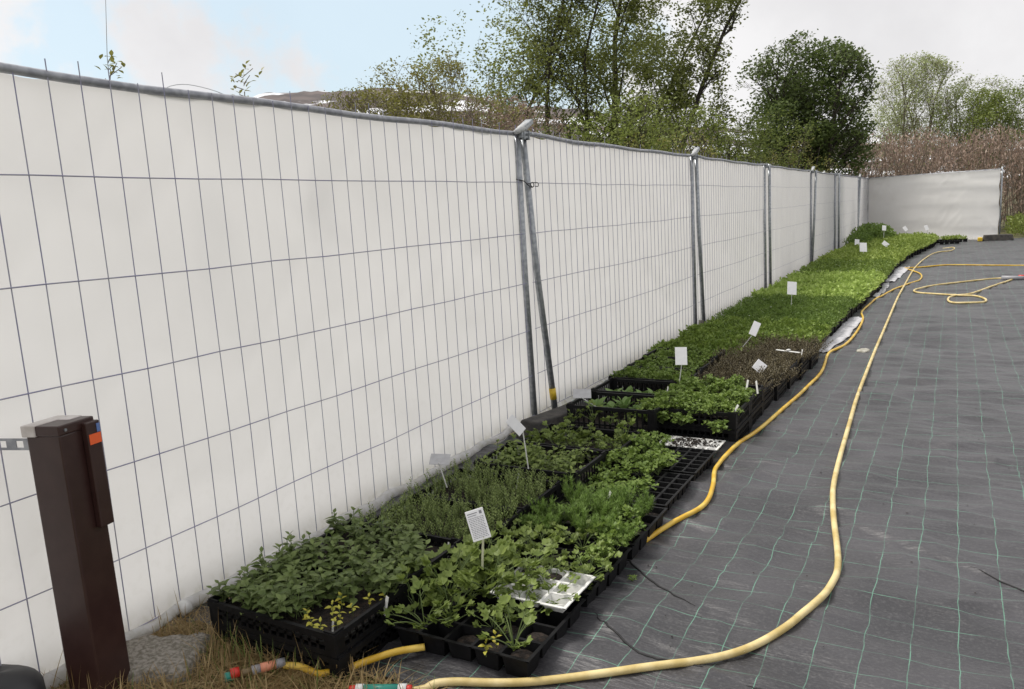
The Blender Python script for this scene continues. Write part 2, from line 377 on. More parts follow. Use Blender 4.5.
for k in range(7):
    y0, y1 = JY[k], JY[k+1]; L = y1-y0
    t = empty('sheeted_fence', (FX, y0, 0), panel_desc[k], 'fence panel', 'sheeted panels of the long fence')
    H0 = 2.05
    lean0 = [0,.20,.11,.02,-.10,.02,-.7][k]      # how far the foot of the first post stands off in y
    leanx = [0,.05,.06,.07,.03,.09,.05][k]; topx = [0,0,.03,.06,.09,.09,.04][k]
    g0, g1 = (.045, .035)
    rail = MB(); n = 14
    rail.tube([(0.01*math.sin(i*.9+k), g0+(L-g0-g1)*i/n, H0+.006*math.sin(i*1.3+k)-.012*math.sin(math.pi*i/n)) for i in range(n+1)], .016, 10)
    rail.build('top_rail', M['rail'], t, True)
    for s in (0,1):
        p = MB()
        if s == 0: p.tube([(leanx,g0+lean0,.02),(leanx*.4+topx*.6,g0+lean0*.35,1.1),(topx,g0,H0+.012)], .0235, 12)
        else: p.tube([(0.012,L-g1+ (.02 if k==0 else 0),.02),(.004,L-g1,1.1),(0,L-g1,H0+.012)], .0225, 12)
        po = p.build('post', M['galv'], t, True)
        if s == 0 and k == 1:
            tp = MB(); tp.tube([(leanx*(1-.6*q),g0+lean0*(1-.65*q),.02+1.08*q) for q in (.09,.17)], .0258, 12); tp.build('yellow_tape', M['yellowtape'], po, True)
    w = MB(); nv = int(L/.110); off = (1.496-.78)%.110 if k==0 else .06
    for i in range(nv+1):
        y = off+.110*i
        if y > L-.06: break
        tip = .0 if random.random()<.5 else random.uniform(.03,.055)
        a = random.uniform(-.003,.003); b = random.uniform(-.004,.004)
        w.tube([(.018,y+a,.06),(.020+random.uniform(-.002,.003),y+b,.7),(.019,y-a,1.4),(.017,y+random.uniform(-.003,.003),H0+tip)], .0023 if k<2 else (.0019 if k==2 else .0012), 4)
    for z in WZ:
        w.tube([(.0225, g0+(L-g0-g1)*i/12, z+random.uniform(-.004,.004)-.008*math.sin(math.pi*i/12)) for i in range(13)], .0024 if k<3 else .0018, 4)
    w.build('wire_mesh', M['wire'], t)
    Vs,Fs = sheet_mesh(L+.04, k+1, int(L/(.035 if k<3 else .08)))
    sh = link('fabric_sheet', np_mesh('fabric_sheet', Vs, Fs, M['sheet'], True), t); sh.location.y = -.02
# couplers at the joints
for k,big in ((1,1),(2,1),(3,0),(4,1),(5,0),(6,1)):
    y = JY[k]; c = MB()
    c.box(.018,.045,-.045,.075,-.035,.01); c.box(-.03,.05,-.02,.0,-.045,.02); c.box(-.03,.05,.05,.065,-.045,.02)
    words = {1:'nearest','2':''}
    t = empty('fence_coupler', (FX, y+.0, 2.05), ['','steel coupler clamp topping the nearest post pair','steel coupler clamp topping the second post pair','small coupler on the third post pair from the camera',
        'coupler topping the fourth post pair, where the posts form a narrow wedge','small coupler on the fifth post pair','coupler topping the leaning sixth post pair near the corner'][k], 'coupler','couplers joining the fence panels')
    bevel(c.build('clamp', M['galv'], t), .003)
    b = MB(); b.tube([(.03,.03,-.01),(.095,.03,-.01)], .009, 6); b.build('bolt', M['galv'], t)
    if big:
        p = MB(); p.tube([(.03,-.11,.0),(.035,.0,.035),(.03,.10,.075)], [.016,.03,.022], 8)
        p.build('plastic_wrap', M['fleecegrey'], t, True); p2 = MB(); p2.box(.0,.06,-.005,.13,.015,.05); o = bevel(p2.build('clamp_jaw', M['galv'], t), .005); o.rotation_euler = (R(25),0,0)
# rope twist on the nearest joint
rp = MB()
rp.tube(catmull([(.0,-.08,.02),(.032,-.03,.005),(.035,.02,-.02),(.04,.055,-.035),(.045,.09,-.03),(.045,.085,-.005),(.04,.05,-.012),(.04,.075,-.04)],6), .0035, 6)
rp.tube(catmull([(.035,.0,-.015),(.05,.1,-.005),(.05,.15,-.01),(.045,.155,-.03),(.045,.11,-.03)],6), .003, 6)
tag(rp.build('tie_wire', M['darkgrey'], None, True, (FX,4.88,1.72)), 'dark twisted tie around the nearest joint of the fence posts', 'wire tie')
# cross panel
CA = Vector((-2.58,30.25,0)); CB = Vector((1.17,26.6,0)); d = CB-CA; L = d.length
t = empty('sheeted_fence', CA, 'white sheeted cross fence panel closing the far end of the black ground fabric', 'fence panel', rz=math.atan2(d.y,d.x)-math.pi/2)
Vs,Fs = sheet_mesh(L, 23, 90, 40, 2.06, .035)
Vs[:,0] = Vs[:,0]*1 + .012*np.sin(Vs[:,2]*11+Vs[:,1]*.5+1.5*vnoise(Vs[:,1]*.6,Vs[:,2]))+.015*vnoise(Vs[:,1]*.45+3,Vs[:,2]*5)+.016*vnoise(Vs[:,1]*1.1,Vs[:,2]*10); Vs[:,0] += .12
Vs[:,2] -= .05*np.sin(np.pi*Vs[:,1]/L)*(Vs[:,2]<.2); Vs[:,2] = np.maximum(Vs[:,2], .01)
Vs[:,0] *= 1
Vs[:,2] *= (1-.03*Vs[:,1]/L)
link('fabric_sheet', np_mesh('fabric_sheet', Vs, Fs, M['sheet'], True), t)
p = MB(); p.tube([(.06,0,2.06),(.06,L,2.00)], .02, 8); p.build('top_rail', M['rail'], t, True)
for yy in (0,L):
    p = MB(); p.tube([(.04,yy,.0),(.04,yy,2.07)], .022, 8); p.build('post', M['galv'], t, True)
# fence feet
def foot(loc, rz, label, size=(.62,.22,.13), cat='fence foot'):
    m = MB(); L_,w,h = size; n=6
    m.add([(-L_/2,-w/2,0),(L_/2,-w/2,0),(L_/2,w/2,0),(-L_/2,w/2,0),(-L_/2+.03,-w/2+.03,h),(L_/2-.03,-w/2+.03,h),(L_/2-.03,w/2-.03,h),(-L_/2+.03,w/2-.03,h)],
          [(0,3,2,1),(4,5,6,7),(0,1,5,4),(1,2,6,5),(2,3,7,6),(3,0,4,7)])
    o = bevel(m.build('weight_block', M['rubber'], None, False, loc), .012, 3); o.rotation_euler.z = rz
    return tag(o, label, cat, 'dark feet carrying the fence posts')
foot((-2.38,4.72,0), R(78), 'dark rubber fence foot under the yellow taped post')
foot((-2.38,9.05,0), R(10), 'fence foot under the second post pair, beside a grey flap', (.5,.22,.1))
foot((-2.42,17.6,0), R(0), 'dark fence foot under the wedge shaped fourth post pair', (.5,.3,.16))
foot((1.10,26.35,0), R(8), 'dark rubber foot with yellow end under the cross panel', (.75,.26,.17))
b = MB(); b.box(-.06,.06,-.10,.10,0,.11); tag(bevel(b.build('yellow_block', M['yellowtape'], None, False, (.66,26.22,0)), .02), 'yellow block end beside the far dark fence foot', 'block')
b = MB(); b.tube(catmull([(-.75,0,.03),(-.3,.02,.04),(.2,0,.03)],5), .035, 8); tag(b.build('yellow_tube', M['hose2'], None, True, (-.1,25.9,0)), 'short thick yellow tube lying below the cross panel', 'tube')
b = MB(); b.box(-.05,.05,-.008,.008,0,.17); o = bevel(b.build('grey_flap', M['concrete'], None, False, (-2.50,8.75,.02)), .003); o.rotation_euler = (0,R(10),R(80)); tag(o,'small grey board leaning at the second fence joint','board')
st = MB()
def rock(mb, sx,sy,sz, seed=1, n=10):
    vs=[];fs=[]; rr=np.random.default_rng(seed); ph=rr.random(6)*6
    for i in range(n+1):
        th = math.pi*i/n
        for k in range(n*2):
            a = 2*math.pi*k/(n*2); w = 1+.13*math.sin(2*a+ph[0])+.09*math.sin(3*a+2*th+ph[1])+.05*math.sin(5*a+ph[2]*th)
            vs.append((sx*w*math.sin(th)*math.cos(a), sy*w*math.sin(th)*math.sin(a), sz*math.copysign(abs(math.cos(th))**.6,math.cos(th))*(1+.06*math.sin(4*a+ph[3]))+sz))
    for i in range(n):
        for k in range(n*2):
            k2=(k+1)%(n*2); fs.append((i*n*2+k,(i+1)*n*2+k,(i+1)*n*2+k2,i*n*2+k2))
    mb.add(vs,fs)
rock(st,.055,.09,.022,3); tag(st.build('stone', mat('pale_stone',(.28,.27,.22),.9,(.42,.41,.36),20,bump=.3), None, True, (-.72,8.05,.0)), 'pale flat stone lying by the hose on black fabric', 'stone')
# ------------------------------------------------------------------ brown pedestal post
PL = Vector((-2.435,1.372,0)); prz = R(13.5)
t = empty('service_post', PL, 'square dark brown metal service post standing in front of the white fence', 'post', rz=prz); t.rotation_euler = (R(-1.0),R(-1.6),prz)
h = .935; a = .066
m = MB(); m.box(-a,a,-a,a,0,h-.03); bevel(m.build('body', M['brown'], t), .006, 2)
m = MB(); m.box(-a-.004,a+.004,-a-.004,a+.004,h-.032,h); 
cap = m.build('cap', M['brown'], t); bevel(cap,.004)
m = MB(); m.box(-a-.009,-a+.045,-a-.008,a+.003,h-.034,h+.003); m.box(-a+.045,a-.04,a-.05,a+.003,h-.01,h+.0028); bevel(m.build('cap_plate', M['capw'], cap), .003)
m = MB(); m.box(a+.0005,a+.024,a-.05,a+.004,h-.36,h-.012); bevel(m.build('side_cover', M['brown'], t), .004)
m = MB(); m.box(a+.0245,a+.0262,a-.046,a+.001,h-.085,h-.052); m.build('orange_sticker', M['orange'], t)
m = MB(); m.box(a+.0245,a+.0262,a-.012,a+.001,h-.050,h-.022); m.build('blue_sticker', M['bluew'], t)
for yy in (-a+.02,a-.035):
    m = MB(); m.tube([(a+.003,yy,h-.017),(a+.0075,yy,h-.017)], .005, 8); m.build('screw', M['galv'], t)
m = MB(); m.box(-a+.01,a-.11,-a-.004,-a-.001,0,.05); m.box(-a-.003,-a-.001,-a+.01,a-.05,.0,.06); m.build('torn_wrap', M['white'], t)
m = MB()      # slotted bracket strip reaching left
for (x0,x1,z0,z1) in ((-.30,-a,h-.050,h-.042),(-.30,-a,h-.080,h-.072),(-.095,-a,h-.072,h-.050),(-.165,-.125,h-.072,h-.050),(-.235,-.215,h-.072,h-.050),(-.30,-.26,h-.072,h-.050)):
    m.box(x0,x1,-a+.012,-a+.015,z0,z1)
m.build('bracket', M['rail'], t)
# dark rounded thing at the lower left corner
m = MB(); rock(m,.15,.13,.10,9,12); tag(m.build('rubber_bucket', M['darkgrey'], None, True, (-2.58,1.10,-.02)), 'rounded dark grey rubber object at the left edge beside the brown post', 'bucket')
# mossy slab
V=[];F=[]; n=26
sl_ = MB()
for j in range(n+1):
    for i in range(n+1):
        u=i/n; v=j/n; x=-.17+.34*u; y=-.13+.26*v; e=min(u,1-u,v,1-v)
        x += .012*float(vnoise(np.array(v*6.),np.array(u*3.+8)))*(1 if e<.1 else .2); y += .02*float(vnoise(np.array(u*7.),np.array(v*3.+3)))
        z = .050*min(1,(e/.06)**.5) + .008*float(vnoise(np.array(u*14.),np.array(v*14.)))+.004*float(vnoise(np.array(u*40.),np.array(v*40.))) - (.02 if e==0 else 0)
        V.append((x,y,z))
for j in range(n):
    for i in range(n): q=j*(n+1)+i; F.append((q,q+1,q+n+2,q+n+1))
o = link('concrete_slab', np_mesh('concrete_slab', V, F, M['concrete'], True)); o.location=(-2.42,1.56,.0); o.rotation_euler.z=R(28)
tag(o, 'rough mossy concrete slab on dry grass beside the brown post', 'slab')
# ground soil under grass patch
m = MB()
for j in range(21):
    pass
V=[];F=[]; n=50
for j in range(n+1):
    for i in range(n+1):
        x=-2.7+1.5*i/n; y=.5+1.6*j/n; V.append((x,y,-.015+.022*float(vnoise(np.array(x*7),np.array(y*7)))+.008*float(vnoise(np.array(x*23),np.array(y*23)))))
for j in range(n):
    for i in range(n): q=j*(n+1)+i; F.append((q,q+1,q+n+2,q+n+1))
tag(link('soil_patch', np_mesh('soil_patch', V, F, mat('dry_soil',(.05,.035,.02),.95,(.15,.10,.055),18,bump=.7,bscale=60), True)), kind='structure')
# ------------------------------------------------------------------ foliage primitives (small plants)
def frame(d):
    d = Vector(d).normalized(); s = d.cross(Vector((0,0,1)))
    if s.length < .05: s = Vector((1,0,0))
    s.normalize(); return d, s, s.cross(d)
def leaf(mb, base, d, L, w, fold=.25, droop=.5, roll=0., prof=(0,.75,1,.62,0)):
    d, s, u = frame(d)
    if roll: s, u = s*math.cos(roll)+u*math.sin(roll), u*math.cos(roll)-s*math.sin(roll)
    n = len(prof)-1; vs = []; base = Vector(base)
    for i in range(n+1):
        t = i/n; c = base+d*(L*t)-u*(droop*L*t*t*.5)
        hw = w*.5*prof[i]
        if i in (0,n): vs.append(tuple(c))
        else:
            vs.append(tuple(c-s*hw+u*hw*fold)); vs.append(tuple(c)); vs.append(tuple(c+s*hw+u*hw*fold))
    fs = []
    fs += [(0,2,1),(0,3,2)]
    for i in range(1,n-1):
        a = 1+(i-1)*3; b = a+3
        fs += [(a,a+1,b+1,b),(a+1,a+2,b+2,b+1)]
    a = 1+(n-2)*3; e = a+3
    fs += [(a,a+1,e),(a+1,a+2,e)]
    mb.add(vs, fs)
def fan(mb, base, d, L, lobes=3, cup=.2, jag=.28, spread=2.1, rnd=random):
    """lobed toothed leaflet"""
    d, s, u = frame(d); r0 = rnd.uniform(-.8,.8); s, u = s*math.cos(r0)+u*math.sin(r0), u*math.cos(r0)-s*math.sin(r0)
    base = Vector(base); c = base+d*L*.35-u*L*.06; vs = [tuple(base),tuple(c)]; n = lobes*4
    for i in range(n+1):
        t = i/n; a = (t-.5)*spread
        rr = L*(.72+jag*abs(math.sin(math.pi*lobes*t))**.6+(-.07 if i%2 else .05))*(1-.22*abs(t-.5)*2)
        k = cup*rr*rnd.uniform(.2,1.)*(abs(t-.5)*1.2-.2)
        vs.append(tuple(base+(d*math.cos(a)+s*math.sin(a))*rr+u*k))
    fs = [(1,i+2,i+3) for i in range(n)]+[(0,2,1),(0,1,n+2)]
    mb.add(vs, fs)
def rdir(el0, el1, az=None):
    a = random.uniform(0,2*math.pi) if az is None else az; e = R(random.uniform(el0,el1))
    return Vector((math.cos(a)*math.cos(e), math.sin(a)*math.cos(e), math.sin(e)))
def mint(scale=1., stems=7):
    st_, lf = MB(), MB()
    for k in range(stems):
        b = Vector((random.uniform(-.04,.04),random.uniform(-.04,.04),0)); d = rdir(45,88); Ls = random.uniform(.045,.10)*scale
        nn = max(3,int(Ls/.017)); pts=[b+d*Ls*i/nn+Vector((0,0,.012*math.sin(i/nn*2)))+Vector((random.uniform(-.002,.002),random.uniform(-.002,.002),0)) for i in range(nn+1)]
        st_.tube(pts, .0016*scale, 4); az = random.uniform(0,3)
        for i in range(1,nn+1):
            az += math.pi/2; t = i/nn; sz = (.040 if t<.85 else .024)*scale*random.uniform(.8,1.15)
            for q in (0,math.pi):
                leaf(lf, pts[i], rdir(0,35,az+q+random.uniform(-.3,.3)) if t<.99 else rdir(30,60,az+q), sz, sz*.62, .22, random.uniform(.3,.9), random.uniform(-.3,.3))
    return st_, lf
def celery(scale=1., stems=10):
    st_, lf = MB(), MB()
    for k in range(stems):
        az = random.uniform(0,6.28); d = rdir(38,80,az); L_ = random.uniform(.06,.155)*scale
        p = [Vector((0,0,0))]; 
        for i in range(1,6): t=i/5; p.append(d*L_*t+Vector((0,0,-.035*scale*t*t)))
        st_.tube(p, .0017*scale, 4)
        for q in (-1.1,-.5,0,.5,1.1):
            i = 5 if abs(q)<.9 else 4
            dd = (d*.6+rdir(-5,25,az+q)*.9).normalized()
            if abs(q)>.9:
                st_.tube([p[4],p[4]+dd*.018*scale], .001, 3); fan(lf, p[4]+dd*.016*scale, dd, random.uniform(.018,.027)*scale)
            else:
                fan(lf, p[5]+dd*.006, dd, random.uniform(.020,.032)*scale)
    return st_, lf
def parsley(scale=1., stems=16, fine=False):
    st_, lf = MB(), MB()
    for k in range(stems):
        az = random.uniform(0,6.28); d = rdir(35,85,az); L_ = random.uniform(.05,.10)*scale
        p = [Vector((0,0,0)), d*L_*.5, d*L_+Vector((0,0,-.006))]; st_.tube(p, .0011*scale, 3)
        for q in range(9):
            b = p[2]+Vector((random.gauss(0,.011),random.gauss(0,.011),random.gauss(0,.006)))*scale
            fan(lf, b, rdir(-10,70), random.uniform(.011,.019)*scale, 3, .6, .3, 2.6)
    return st_, lf
def dill(scale=1., stems=14):
    st_, lf = MB(), MB()
    for k in range(stems):
        az = random.uniform(0,6.28); d = rdir(45,88,az); L_ = random.uniform(.08,.15)*scale
        p = [d*L_*i/4+Vector((0,0,-.02*(i/4)**2)) for i in range(5)]; st_.tube(p, .0011, 3)
        for i in range(22):
            t = random.uniform(.35,1); b = d*L_*t; az2 = random.uniform(0,6.28)
            dd = (rdir(0,50,az2)+d*.5).normalized(); Lf = random.uniform(.018,.035)*scale
            for j in range(3):
                d3 = (dd+Vector((random.gauss(0,.35),random.gauss(0,.35),random.gauss(0,.35)))).normalized()
                s_ = d3.cross(Vector((0,0,1))).normalized()*.0011
                lf.add([tuple(b-s_),tuple(b+s_),tuple(b+d3*Lf)],[(0,1,2)])
    return st_, lf
def thyme(scale=1., stems=16, spread=.045, up=(55,88), h=(.05,.10), ls=.0085):
    st_, lf = MB(), MB()
    for k in range(stems):
        b = Vector((random.uniform(-spread,spread),random.uniform(-spread,spread),0)); d = rdir(*up); L_ = random.uniform(*h)*scale
        st_.tube([b,b+d*L_*.5,b+d*L_+Vector((random.uniform(-.008,.008),random.uniform(-.008,.008),0))], .0008, 3, False)
        nn = int(L_/.0065)
        for i in range(2,nn+1):
            az = i*1.57+k
            for q in (0,math.pi):
                dd = rdir(20,60,az+q); bb = b+d*L_*i/nn; s_ = dd.cross(Vector((0,0,1))).normalized()*ls*.28*scale
                L2 = ls*random.uniform(.8,1.4)*scale
                lf.add([tuple(bb),tuple(bb+dd*L2*.5-s_),tuple(bb+dd*L2),tuple(bb+dd*L2*.5+s_)],[(0,1,2,3)])
    return st_, lf
def lettuce(scale=1., n=9):
    st_, lf = MB(), MB(); st_.tube([(0,0,-.005),(0,0,.01)], .004, 5)
    for k in range(n):
        az = k*2.4; e = 25+50*k/n; L_ = random.uniform(.07,.10)*scale
        leaf(lf, (0,0,.005), rdir(e-5,e+12,az), L_, L_*.55, .35, .5, random.uniform(-.3,.3), (0,.28,.6,.95,1,.7,0))
    return st_, lf
PLANTS = {}
def variants(key, fn, n, leafm, stemm='stem', **kw):
    out = []
    for i in range(n):
        s_, l_ = fn(**kw)
        ms = bpy.data.meshes.new('stem'); ms.from_pydata(s_.v,[],s_.f); ms.materials.append(M[stemm])
        ml = bpy.data.meshes.new('foliage'); ml.from_pydata(l_.v,[],l_.f); ml.materials.append(M[leafm])
        out.append((ms,ml))
    PLANTS[key] = out
variants('mint', mint, 6, 'mint', scale=1.1); variants('mint_tall', mint, 1, 'mint', scale=1.5, stems=1)
variants('yellow', mint, 2, 'yellowleaf', scale=.62, stems=2)
variants('celery', celery, 5, 'celery'); variants('celery_big', celery, 3, 'celery', scale=1.25, stems=13)
variants('parsley', parsley, 5, 'parsley'); variants('parsley_dense', parsley, 4, 'parsley', stems=22, scale=.95)
variants('dill', dill, 4, 'dill', stems=20); variants('thyme', thyme, 5, 'thyme', stems=20)
variants('brownth', thyme, 4, 'brownth', 'woody', stems=42, spread=.065, up=(15,75), h=(.03,.07), ls=.008)
variants('lettuce', lettuce, 4, 'lettuce'); variants('herb', mint, 4, 'celery', scale=.9, stems=5)
def plant(key, name, x, y, z, label, cat, group, s=1.):
    t = empty(name, (x,y,z), label, cat, group, random.uniform(0,6.28)); t.scale = (s,s,s*random.uniform(.75,1.25))
    ms, ml = random.choice(PLANTS[key]); link('stem', ms, t); link('foliage', ml, t); return t
# ------------------------------------------------------------------ crates and trays
def crate_mesh(L_=.6, w=.39, h=.17):
    m = MB(); a, b = L_/2, w/2; k = .008
    m.box(-a+.01,a-.01,-b+.01,b-.01,.008,.014)
    for z0,z1,o in ((h-.022,h,.006),(h*.5-.006,h*.5+.006,0),(.0,.02,0)):
        m.box(-a-o,a+o,-b-o,-b+k,z0,z1); m.box(-a-o,a+o,b-k,b+o,z0,z1)
        m.box(-a-o,-a+k,-b+k,b-k,z0+.0005,z1-.0005); m.box(a-k,a+o,-b+k,b-k,z0+.0005,z1-.0005)
    for sx in (-1,1):
        for sy in (-1,1):
            x0,x1 = sorted((sx*(a+.0015),sx*(a-.045))); y0,y1 = sorted((sy*(b+.0015),sy*(b-.006))); m.box(x0,x1,y0,y1,.001,h+.006)
            x0,x1 = sorted((sx*(a+.0025),sx*(a-.006))); y0,y1 = sorted((sy*(b+.0025),sy*(b-.045))); m.box(x0,x1,y0,y1,.002,h+.007)
    n = int(L_/.022)
    for i in range(n):
        x = -a+.05+(L_-.1)*(i+.5)/n
        if i%2: 
            for s_ in (-1,1): y0,y1 = sorted((s_*b,s_*(b-.004))); m.box(x-.0055,x+.0055,y0,y1,.02,h-.022)
    n = int(w/.022)
    for i in range(n):
        y = -b+.05+(w-.1)*(i+.5)/n
        if i%2:
            for s_ in (-1,1): x0,x1 = sorted((s_*a,s_*(a-.004))); m.box(x0,x1,y-.0055,y+.0055,.02,h-.022)
    return m
def pots_mesh(L_, w, nx_, ny_, top, dep=.05):
    m = MB(); a,b = L_/2,w/2; th=.0035
    for i in range(nx_+1): x = -a+L_*i/nx_; m.box(x-th,x+th,-b,b,top-dep,top)
    for j in range(ny_+1): y = -b+w*j/ny_; m.box(-a,a,y-th+.0004,y+th-.0004,top-dep,top-.0012)
    return m
def soil_mesh(L_, w, z, seed=0):
    n1,n2 = 40,28; x,y = np.meshgrid(np.linspace(-L_/2,L_/2,n1),np.linspace(-w/2,w/2,n2))
    zz = z+.010*vnoise(x*40+seed,y*40)+.006*vnoise(x*90,y*90+seed)
    V = np.stack([x,y,zz],-1).reshape(-1,3); a=(np.arange(n2-1)[:,None]*n1+np.arange(n1-1)[None,:]).ravel()
    return V, np.stack([a,a+1,a+1+n1,a+n1],-1)
def mesh_of(m, name, mt):
    me = bpy.data.meshes.new(name); me.from_pydata(m.v,[],m.f); me.materials.append(M[mt] if isinstance(mt,str) else mt); return me
ME = {}
for h_ in (.085,.11,.17,.24): ME['crate',h_] = mesh_of(crate_mesh(h=h_), 'crate', 'black')
ME['pots',.17] = mesh_of(pots_mesh(.57,.36,6,4,.125), 'pots', 'black')
def soilm(z, L_=.575, w=.365):
    k=('soil',z,L_,w)
    if k not in ME: V_,F_=soil_mesh(L_,w,z,len(ME)); ME[k]=np_mesh('soil',V_,F_,M['soil'],True)
    return ME[k]
def crate(x, y, z, h, label, group='black plastic crates of seedlings', rz=0, full=True, soil=None):
    t = empty('plastic_crate', (x,y,z), label, 'crate', group, rz)
    link('basket', ME['crate',h], t)
    if full:
        link('soil', soilm(h*.55 if soil is None else soil), t)
    return t
def celltray(x, y, z, L_, w, nx_, ny_, h, label, matn='black', group='multi cell seedling trays', soilfrac=.4, rz=0):
    t = empty('cell_tray', (x,y,z), label, 'seedling tray', group, rz); m = MB(); a,b=L_/2,w/2
    cw, cd = L_/nx_, w/ny_; r_ = .006
    # top lattice
    for i in range(nx_+1):
        xx=-a+cw*i; m.box(xx-r_,xx+r_,-b-r_,b+r_,h-.004,h)
    for j in range(ny_+1):
        yy=-b+cd*j; m.box(-a-r_-.0005,a+r_+.0005,yy-r_,yy+r_,h-.0048,h-.0007)
    # tapering cell walls
    for i in range(nx_):
        for j in range(ny_):
            x0=-a+cw*i+r_; x1=x0+cw-2*r_; y0=-b+cd*j+r_; y1=y0+cd-2*r_; tp=.010
            m.add([(x0,y0,h-.003),(x1,y0,h-.003),(x1,y1,h-.003),(x0,y1,h-.003),(x0+tp,y0+tp,.004),(x1-tp,y0+tp,.004),(x1-tp,y1-tp,.004),(x0+tp,y1-tp,.004)],
                  [(0,1,5,4),(1,2,6,5),(2,3,7,6),(3,0,4,7),(4,5,6,7)])
    m.build('tray', M[matn], t)
    s_ = MB(); rr = random.Random(nx_*7+ny_)
    for i in range(nx_):
        for j in range(ny_):
            if rr.random()<soilfrac:
                xc=-a+cw*(i+.5); yc=-b+cd*(j+.5); k=8; hz=h*rr.uniform(.45,.8); vs=[(xc,yc,hz+.004)]
                for q in range(k): an=2*math.pi*q/k; vs.append((xc+cw*.38*math.cos(an)*rr.uniform(.9,1.05),yc+cd*.38*math.sin(an)*rr.uniform(.9,1.05),hz))
                s_.add(vs,[(0,q+1,(q+1)%k+1) for q in range(k)])
    if s_.n: s_.build('soil', M['soil'], t)
    return t
def fill(cx_, cy_, L_, w, z, nx_, ny_, key, name, kind, where, cat, group, s=1., skip=0., jit=.25):
    cols = ORD[:nx_]
    for j in range(ny_):
        for i in range(nx_):
            if random.random() < skip: continue
            x = cx_-L_/2+L_*(i+.5)/nx_+random.uniform(-jit,jit)*L_/nx_; y = cy_-w/2+w*(j+.5)/ny_+random.uniform(-jit,jit)*w/ny_
            lab = f'{kind} in {where}, {ORD[j]} row, {ORD[i]} from the fence'
            plant(key, name, x, y, z, lab, cat, group, s*random.uniform(.85,1.15))
# row 1: stacked crates of mint
A = (-2.03,1.94)
crate(A[0]+.004,A[1]+.006,.003,.085,'lower black crate of the nearest stack, under the mint crate beside dry grass', full=False)
crate(A[0],A[1],.09,.085,'nearest black crate filled with mint and a few yellowed plants', soil=.045)
for j in range(4):
    for i in range(6):
        x=A[0]-.25+.10*i+random.uniform(-.02,.02); y=A[1]-.15+.10*j+random.uniform(-.02,.02)
        if i>=4 and j<=1 or (i==5 and j==2):
            plant('yellow','mint_plant',x,y,.145,f'small yellowed mint plant in nearest crate, {ORD[j]} row, {ORD[5-i]} from the right','plant','yellowed mint plants in the nearest crate')
        else: plant('mint','mint_plant',x,y,.145,f'green mint plant in nearest crate, {ORD[j]} row, {ORD[i]} from the fence','plant','mint plants in the nearest crate')
plant('mint_tall','mint_plant',A[0]-.20,A[1]+.30,.15,'single tall mint sprig rising against the white fence','plant','mint plants in the second crate')
crate(-2.05,2.345,.09,.085,'black crate of mint directly behind the nearest crate', soil=.045); crate(-2.05,2.35,0,.085,'lower black crate under the second mint crate', full=False)
fill(-2.06,2.33,.56,.34,.14,6,3,'mint','mint_plant','green mint plant','second crate','plant','mint plants in the second crate',1,.15)
# row 2: thyme
for q,yy in enumerate((2.76,3.17)):
    crate(-1.99+.0*q,yy,.05,.11,['black crate of thyme behind the mint crates','black crate of thyme beside the slanted grey card'][q], soil=.07)
    fill(-1.99,yy,.58,.38,.12,6,4,'thyme','thyme_plant','upright thyme plant',['first thyme crate','second thyme crate'][q],'plant','thyme plants in the two thyme crates', 1.2,.06)
# right column, cell trays
celltray(-1.42,2.22,0,.54,.44,5,4,.085,'front black cell tray with empty cells and a few celery seedlings')
celltray(-1.30,2.41,.095,.30,.26,3,3,.035,'white cell tray lying on the front black tray','white', soilfrac=.25)
celltray(-1.42,2.70,0,.54,.44,5,4,.085,'black cell tray behind the white tray, covered by celery leaves',soilfrac=1)
celltray(-1.42,3.18,0,.54,.44,5,4,.085,'black cell tray full of dill next to the thyme crates',soilfrac=1)
celltray(-1.42,3.68,0,.50,.46,7,6,.08,'black small cell tray with scattered parsley, before the dill',soilfrac=.3)
celltray(-1.42,4.16,0,.50,.42,7,6,.08,'black mostly empty cell tray next to the yellow hose bend',soilfrac=.3)
celltray(-1.36,4.50,.03,.36,.22,6,4,.04,'dirty white cell tray before the tall parsley crates','white',soilfrac=.5)
dm = MB(); rr = random.Random(12)
for k in range(220):
    x=rr.gauss(-1.37,.085); y=rr.gauss(4.51,.05); s_=rr.uniform(.003,.011); a_=rr.uniform(0,6)
    if abs(x+1.36)<.18 and abs(y-4.5)<.115: dm.add([(x+s_*math.cos(a_+q),y+s_*math.sin(a_+q),.0705+rr.uniform(0,.004)) for q in (0,1.3,2.4,3.3,4.9)]+[(x,y,.079)],[(0,1,5),(1,2,5),(2,3,5),(3,4,5),(4,0,5)])
tag(dm.build('spilled_soil',M['soil']),'dark soil crumbs spilled over the dirty white tray','soil',None,'stuff')
